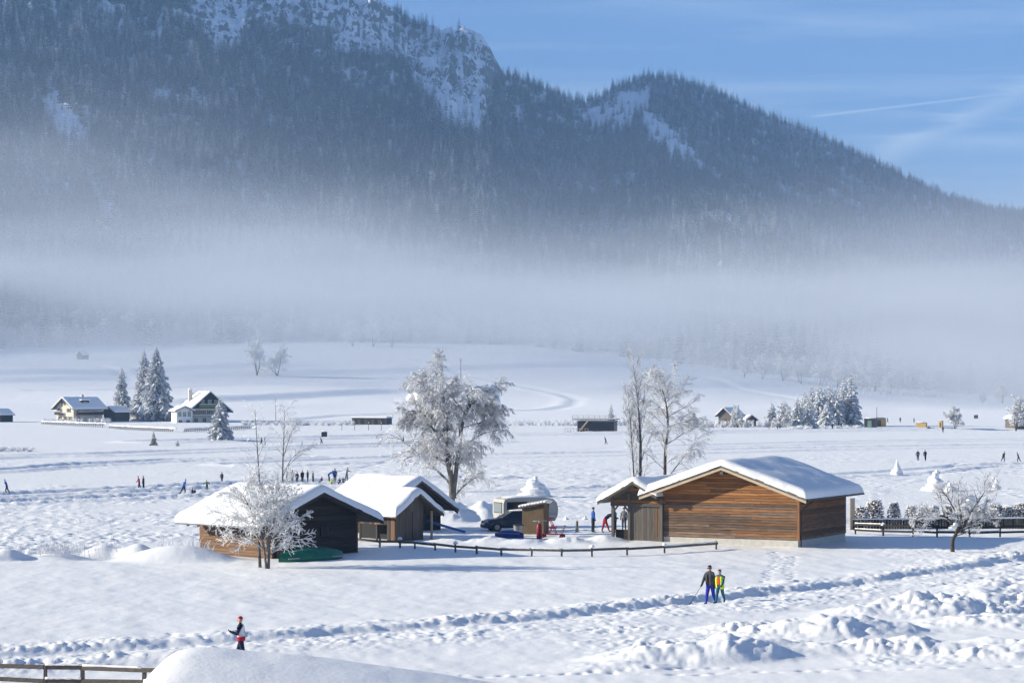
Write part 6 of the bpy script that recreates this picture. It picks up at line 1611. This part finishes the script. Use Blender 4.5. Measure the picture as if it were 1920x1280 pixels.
def hair_cap(mb, c, hd, r, drop=0.15, seed=0, pom=False, long=False):
    """A cap hugging the upper head, back lower than brow."""
    z = hd; x = Vector((0, 1, 0)).cross(z).normalized(); y = z.cross(x); vs = []; fs = []; nu, nv = 14, 6
    for j in range(nv + 1):
        for i in range(nu):
            th = 2 * math.pi * i / nu; lim = 1.45 + (0.55 if long else 0.25) * (0.5 - 0.5 * math.cos(th)) - drop; ph = lim * j / nv
            d = x * math.sin(ph) * math.cos(th) + y * math.sin(ph) * math.sin(th) + z * math.cos(ph)
            vs.append(c + Vector((d.x * r * 1.02, d.y * r * 0.95, d.z * r * 1.12)))
    for j in range(nv):
        for i in range(nu): fs.append((j * nu + i, j * nu + (i + 1) % nu, (j + 1) * nu + (i + 1) % nu, (j + 1) * nu + i))
    mb.add(vs, fs)
    if pom: mb.blob(c + z * r * 1.25, (r * 0.35,) * 3, seed, 0.2, 8, 6)
def glove(mb, w, d, s, h):
    """Palm with four unequal curled fingers and a thumb from its side."""
    d = d.normalized(); side = Vector((0, 0, 1)).cross(d); side = side.normalized() if side.length > 1e-3 else Vector((0, 1, 0)); nrm = side.cross(d)
    k = h / 1.75
    mb.tube([w - d * 0.02 * k, w + d * 0.03 * k, w + d * 0.075 * k], [0.028 * k, 0.038 * k, 0.034 * k], 8)
    for i, (o, L_) in enumerate(((-0.030, 0.062), (-0.010, 0.074), (0.011, 0.070), (0.031, 0.055))):
        b = w + d * 0.068 * k + side * o * k; L_ *= k
        mb.tube([b, b + d * L_ * 0.5 - nrm * 0.006 * k, b + d * L_ * 0.85 - nrm * 0.026 * k, b + d * L_ * 0.95 - nrm * 0.042 * k], [0.0105 * k, 0.0105 * k, 0.0095 * k, 0.008 * k], 6)
    b = w + d * 0.022 * k - side * 0.030 * k
    mb.tube([b, b - side * 0.022 * k + d * 0.024 * k, b - side * 0.028 * k + d * 0.050 * k - nrm * 0.012 * k], [0.014 * k, 0.0125 * k, 0.010 * k], 6)
def person(px, d, label, h, head_deg, pose, top, legs, hat, arm=None, shoe='black', hand='black', bulk=1.12, hatkind='cap', near=False, loc=None, group=None, sink=0.0):
    p = put(px, d) if loc is None else loc
    root = empty('person', (p.x, p.y, p.z - sink), R(head_deg), label, 'person', group)
    V, E, Rr, Zn, info = skeleton(h, pose, bulk)
    if near:      # nose and ears belong to the body
        x_ = Vector((0, 1, 0)).cross(info['hd']).normalized(); hc = len(V)
    me = bpy.data.meshes.new('body'); me.from_pydata([tuple(v) for v in V], E, [])
    ob = bpy.data.objects.new('body_rig', me); C.objects.link(ob)
    md = ob.modifiers.new('skin', 'SKIN'); md.use_smooth_shade = True
    if not me.skin_vertices: 
        me.skin_vertices.new() if hasattr(me.skin_vertices, 'new') else None
    PEOPLE.append((ob, root, V, E, Zn, Rr, dict(top=top, arm=arm or top, legs=legs, head='skin', shoe='c_' + shoe, hand='c_' + hand if hand != 'skin' else 'skin'), near))
    mb = MB(); r = 0.060 * h
    if hatkind: 
        hair_cap(mb, info['head'] + info['hd'] * 0.012 * h, info['hd'], r, 0.05 if hatkind == 'hood' else 0.2, 1, hatkind == 'pom', hatkind in ('hood', 'hair'))
        mb.build('hood' if hatkind == 'hood' else ('hair' if hatkind == 'hair' else 'hat'), M[hat], root, True)
    if near:
        fx = Vector((0, 1, 0)).cross(info['hd']).normalized(); c = info['head']
        nz = MB(); nz.blob(c + fx * 0.058 * h - info['hd'] * 0.012 * h, (0.012 * h, 0.008 * h, 0.014 * h), 2, 0.05, 8, 6); nz.build('nose', M['skin'], root, True)
        for s in (-1, 1):
            MB().blob(c + fx * 0.050 * h + Vector((0, s * 0.021 * h, 0)) + info['hd'] * 0.004 * h, (0.006 * h, 0.008 * h, 0.005 * h), 3, 0, 8, 6).build('eye', M['black'], root, True)
            MB().blob(c + Vector((0, s * 0.056 * h, 0)) - info['hd'] * 0.006 * h, (0.010 * h, 0.006 * h, 0.017 * h), 3, 0.1, 8, 6).build('ear', M['skin'], root, True)
        MB().blob(c + fx * 0.050 * h - info['hd'] * 0.040 * h, (0.006 * h, 0.014 * h, 0.004 * h), 3, 0, 8, 6).build('mouth', M['c_crimson'], root, True)
        for w, dd, s in info['hands']:
            g = MB(); glove(g, w, dd, s, h); g.build('glove' if hand != 'skin' else 'hand', M['c_' + hand] if hand != 'skin' else M['skin'], root, True)
    info['root'] = root
    return info
def lakep(px, py, *a, **k):
    x, y = on(px, py, 0.0); return person(px, y, *a, **k)
# near walkers
i1 = person(452, 92.0, 'runner in a white and red jacket with a red cap, jogging at bottom left', 1.76, 172, 'run', 'c_white', 'c_navy', 'c_red', arm='c_navy', shoe='black', hand='black', near=True, sink=-0.12)
i2 = person(1332, 120.2, 'tall walker in a dark puffer jacket and bright blue tights with a pole', 1.92, 236, 'stride', 'c_darkgrey', 'c_royal', 'c_black', near=True, shoe='darkgrey')
i3 = person(1350, 119.9, 'smaller walker in a yellow-green vest and petrol trousers beside the tall one', 1.66, 240, 'walk', 'c_petrol', 'c_petrol', 'c_purple', near=True, shoe='black')
# red panels of the runner, vest and sunglasses, pole
def shell(info, z0, z1, r, m, name, a0=0.0, a1=6.283, squash=0.82):
    """A cloth panel round the trunk from hip to chest height fractions."""
    up = info['up']; base = info['pelvis']; x = Vector((0, 1, 0)).cross(up).normalized(); y = Vector((0, 1, 0)); vs = []; n = 20; k = 7
    for j in range(k):
        t = z0 + (z1 - z0) * j / (k - 1); rr = r * (1 + 0.10 * math.sin(3.14 * min(1, max(0, t / 0.29)))) * (1.0 if t < 0.23 else 1.0 - (t - 0.23) * 3.2)
        for i in range(n + 1):
            a = a0 + (a1 - a0) * i / n; vs.append(base + up * t * info['h'] + x * math.cos(a) * rr * info['h'] * squash + y * math.sin(a) * rr * info['h'] * 1.12)
    fs = [(j * (n + 1) + i, j * (n + 1) + i + 1, (j + 1) * (n + 1) + i + 1, (j + 1) * (n + 1) + i) for j in range(k - 1) for i in range(n)]
    mb = MB(); mb.add(vs, fs); ob = mb.build(name, M[m], info['root'], True)
    so = ob.modifiers.new('thick', 'SOLIDIFY'); so.thickness = 0.012; return ob
shell(i1, -0.045, 0.045, 0.108, 'c_red', 'jacket_hem')
shell(i1, 0.075, 0.135, 0.106, 'c_red', 'jacket_panel', -1.3, 1.3)
shell(i3, -0.10, 0.275, 0.118, 'c_lime', 'vest', 0.42, 5.86)
shell(i3, 0.02, 0.27, 0.112, 'c_orange', 'jacket_front', -0.45, 0.45)
shell(i2, -0.03, 0.265, 0.112, 'c_darkgrey', 'jacket', 0.22, 6.06)
for inf, w in ((i2, 1), (i1, 0)):
    if w:
        hd = inf['hd']; fx = Vector((0, 1, 0)).cross(hd).normalized(); c = inf['head']; h = inf['h']; mb = MB()
        pts = [c + fx * math.cos(a) * 0.064 * h + Vector((0, math.sin(a) * 0.062 * h, 0)) + hd * 0.004 * h for a in [-1.1, -0.7, -0.3, 0, 0.3, 0.7, 1.1]]
        mb.tube(pts, [0.008 * h, 0.013 * h, 0.014 * h, 0.010 * h, 0.014 * h, 0.013 * h, 0.008 * h], 6); mb.build('sunglasses', M['black'], inf['root'], True)
bpy.context.view_layer.update()
hw_, hd_, hs_ = i2['hands'][0]
gp_ = i2['root'].matrix_world @ (hw_ + hd_ * 0.09); tip = Vector((gp_.x - 0.62, gp_.y - 0.25, gz(gp_.x - 0.62, gp_.y - 0.25)))
pl = empty('ski_pole', tip, 0, 'thin dark walking pole held by the tall walker', 'pole')
dv = gp_ - tip
MB().tube([(0, 0, 0), dv], 0.011, 6).build('shaft', M['metal_dark'], pl); MB().tube([dv * 0.94, dv * 1.10], 0.018, 8).build('grip', M['rubber'], pl); MB().tube([dv * 0.06, dv * 0.07], [0.045, 0.045], 10).build('basket', M['rubber'], pl)
# yard
person(1112, 174.8, 'man in a bright blue jacket and black trousers standing in the yard', 1.76, 10, 'stand', 'c_blue', 'c_black', 'c_black', hatkind='hair')
person(1134, 174.4, 'person in a dark jacket and red trousers bending forward in the yard', 1.80, 5, dict(POSE['bend'], th=(0.42, -0.22), kn=(0.1, 0.05), lean=0.95), 'c_navy', 'c_crimson', 'c_black', hatkind='hair')
person(1153, 174.6, 'person in teal behind the bending one, at the open shed corner', 1.72, 190, 'stand', 'c_teal', 'c_navy', 'c_black')
person(1170, 177.5, 'person in grey seen through the open bay of the shed', 1.65, 250, 'stand', 'c_grey', 'c_darkgrey', 'c_black', hatkind='hood')
# lake, left
lakep(13, 928, 'blue-jacketed skater near the left picture edge', 1.76, 175, 'skate', 'c_blue', 'c_navy', 'c_black')
lakep(261, 918, 'skater in a crimson jacket, left one of a pair on the track', 1.72, 185, 'glide', 'c_crimson', 'c_navy', 'c_grey')
lakep(269, 918, 'skater in dark clothes, right one of a pair on the track', 1.72, 200, 'stand', 'c_navy', 'c_navy', 'c_grey')
lakep(344, 932, 'blue-jacketed skater bending forward near the left barn roof', 1.78, 25, 'skate', 'c_blue', 'c_navy', 'c_black')
lakep(360, 930, 'child in navy sitting on the ice beside the bending skater', 1.25, 20, 'sit', 'c_navy', 'c_black', 'c_black', bulk=1.25)
lakep(366, 929, 'smaller child in brown sitting beside the navy child', 1.05, 160, 'sit', 'c_brown', 'c_navy', 'c_crimson', bulk=1.3)
lakep(388, 921, 'child in green with arms spread above the left barn roof', 1.35, 260, dict(POSE['glide'], out=0.9), 'c_green', 'c_darkgrey', 'c_black')
lakep(416, 905, 'dark figure just above the left barn roof, behind the frosted tree', 1.4, 250, 'stand', 'c_darkgrey', 'c_black', 'c_black')
for k, (px, py, lb_, tp, hh) in enumerate([(538, 906, 'leftmost', 'c_navy', 1.55), (548, 905, 'second from the left', 'c_darkgrey', 1.7), (557, 906, 'third from the left', 'c_purple', 1.5), (567, 905, 'fourth from the left', 'c_black', 1.65), (577, 904, 'fifth from the left', 'c_navy', 1.6), (587, 905, 'rightmost', 'c_grey', 1.55)]):
    lakep(px, py, 'dark-clad person in the group behind the frosted tree, ' + lb_, hh, 40 * k, 'stand', tp, 'c_black', 'c_black', group='group behind the frosted tree')
lakep(616, 907, 'person in bright blue bending down near the shed roofs', 1.70, 0, 'bend', 'c_blue', 'c_navy', 'c_black')
lakep(628, 907, 'person in royal blue standing beside the bending one', 1.80, 90, 'stand', 'c_blue', 'c_navy', 'c_black')
lakep(650, 906, 'person in grey at the edge of the shed roof, arm stretched out', 1.72, 10, dict(POSE['glide'], arm=(0.9, -0.2)), 'c_grey', 'c_darkgrey', 'c_brown')
lakep(604, 908, 'child in navy sitting left of the bending blue person', 1.1, 200, 'sit', 'c_navy', 'c_navy', 'c_black', bulk=1.25)
lakep(622, 909, 'child in yellow-green crouching between the two blue adults', 1.0, 90, 'sit', 'c_lime', 'c_green', 'c_grey', bulk=1.3)
lakep(637, 909, 'child in purple sitting right of the standing blue person', 1.1, 120, 'sit', 'c_purple', 'c_navy', 'c_grey', bulk=1.3)
lakep(643, 908, 'child in dark grey sitting next to the grey person', 1.1, 60, 'sit', 'c_darkgrey', 'c_navy', 'c_brown', bulk=1.3)
# lake, right
lakep(1721, 864, 'dark skater seen from behind, left one of the middle pair on the right', 1.80, 80, 'glide', 'c_navy', 'c_black', 'c_black')
lakep(1735, 864, 'navy-jacketed skater, right one of the middle pair on the right', 1.84, 100, 'glide', 'c_navy', 'c_black', 'c_navy')
lakep(1881, 866, 'dark skater gliding near the right picture edge, left of two', 1.78, 20, 'skate', 'c_navy', 'c_black', 'c_black')
lakep(1910, 867, 'dark skater gliding at the right picture edge, right of two', 1.78, 175, 'skate', 'c_purple', 'c_black', 'c_black')
for px, py, lb_, hd_d, ps in ((1458, 806, 'tiny dark figure below the left of the white spruce clump', 0, 'stand'), (1561, 806, 'tiny dark figure below the right of the white spruce clump', 90, 'stand'), (1664, 796, 'tiny figure right of the dark container, first of three', 0, 'walk'), (1688, 795, 'tiny figure right of the dark container, second of three', 90, 'stand'),
                              (1714, 796, 'tiny figure right of the dark container, third of three', 180, 'walk'), (1768, 811, 'tiny dark skater right of the snowmobile', 90, 'glide'), (490, 834, 'small dark figure seen through the slim birches, left of two', 0, 'walk'), (497, 834, 'small dark figure seen through the slim birches, right of two', 180, 'stand'),
                              (603, 834, 'small skater below the notice board', 200, 'skate'), (756, 832, 'small figure on the ice at the left of the big birch', 30, 'walk'), (1136, 833, 'small skater bending on the ice below the platform hut', 170, 'skate')):
    lakep(px, py, lb_, 1.75, hd_d, ps, rng.choice(['c_navy', 'c_darkgrey', 'c_brown']), 'c_black', 'c_black')
# grow every body at once, then colour it by clothing zone
for ob, root, V, E, Zn, Rr, cols_, near in PEOPLE:
    me = ob.data
    lay = me.skin_vertices[0].data if me.skin_vertices else None
    for k, r in enumerate(Rr):
        lay[k].radius = (r, r)
    lay[0].use_root = True
    sb = ob.modifiers.new('sub', 'SUBSURF'); sb.levels = 2 if near else 1; sb.render_levels = sb.levels
bpy.context.view_layer.update()
dg = bpy.context.evaluated_depsgraph_get()
for ob, root, V, E, Zn, Rr, cols_, near in PEOPLE:
    me = bpy.data.meshes.new_from_object(ob.evaluated_get(dg)); me.name = 'body'
    me.materials.clear(); zones = ['top', 'arm', 'legs', 'head', 'shoe', 'hand']
    for z in zones: me.materials.append(M[cols_[z]])
    cc = np.empty(len(me.polygons) * 3, np.float32); me.polygons.foreach_get('center', cc); cc = cc.reshape(-1, 3)
    best = np.full(len(cc), 1e9); mi = np.zeros(len(cc), np.int32)
    for (a, b), zn in zip(E, Zn):
        A, B = np.array(V[a]), np.array(V[b]); ab = B - A; t = np.clip((cc - A) @ ab / max(float(ab @ ab), 1e-9), 0, 1)
        dd = np.linalg.norm(A + t[:, None] * ab - cc, axis=1) - (Rr[a] + (Rr[b] - Rr[a]) * t)
        k = dd < best; best[k] = dd[k]; mi[k] = zones.index(zn)
    me.polygons.foreach_set('material_index', mi); me.polygons.foreach_set('use_smooth', np.ones(len(mi), bool))
    o2 = link('body', me, root)
    old = ob.data; bpy.data.objects.remove(ob); bpy.data.meshes.remove(old)
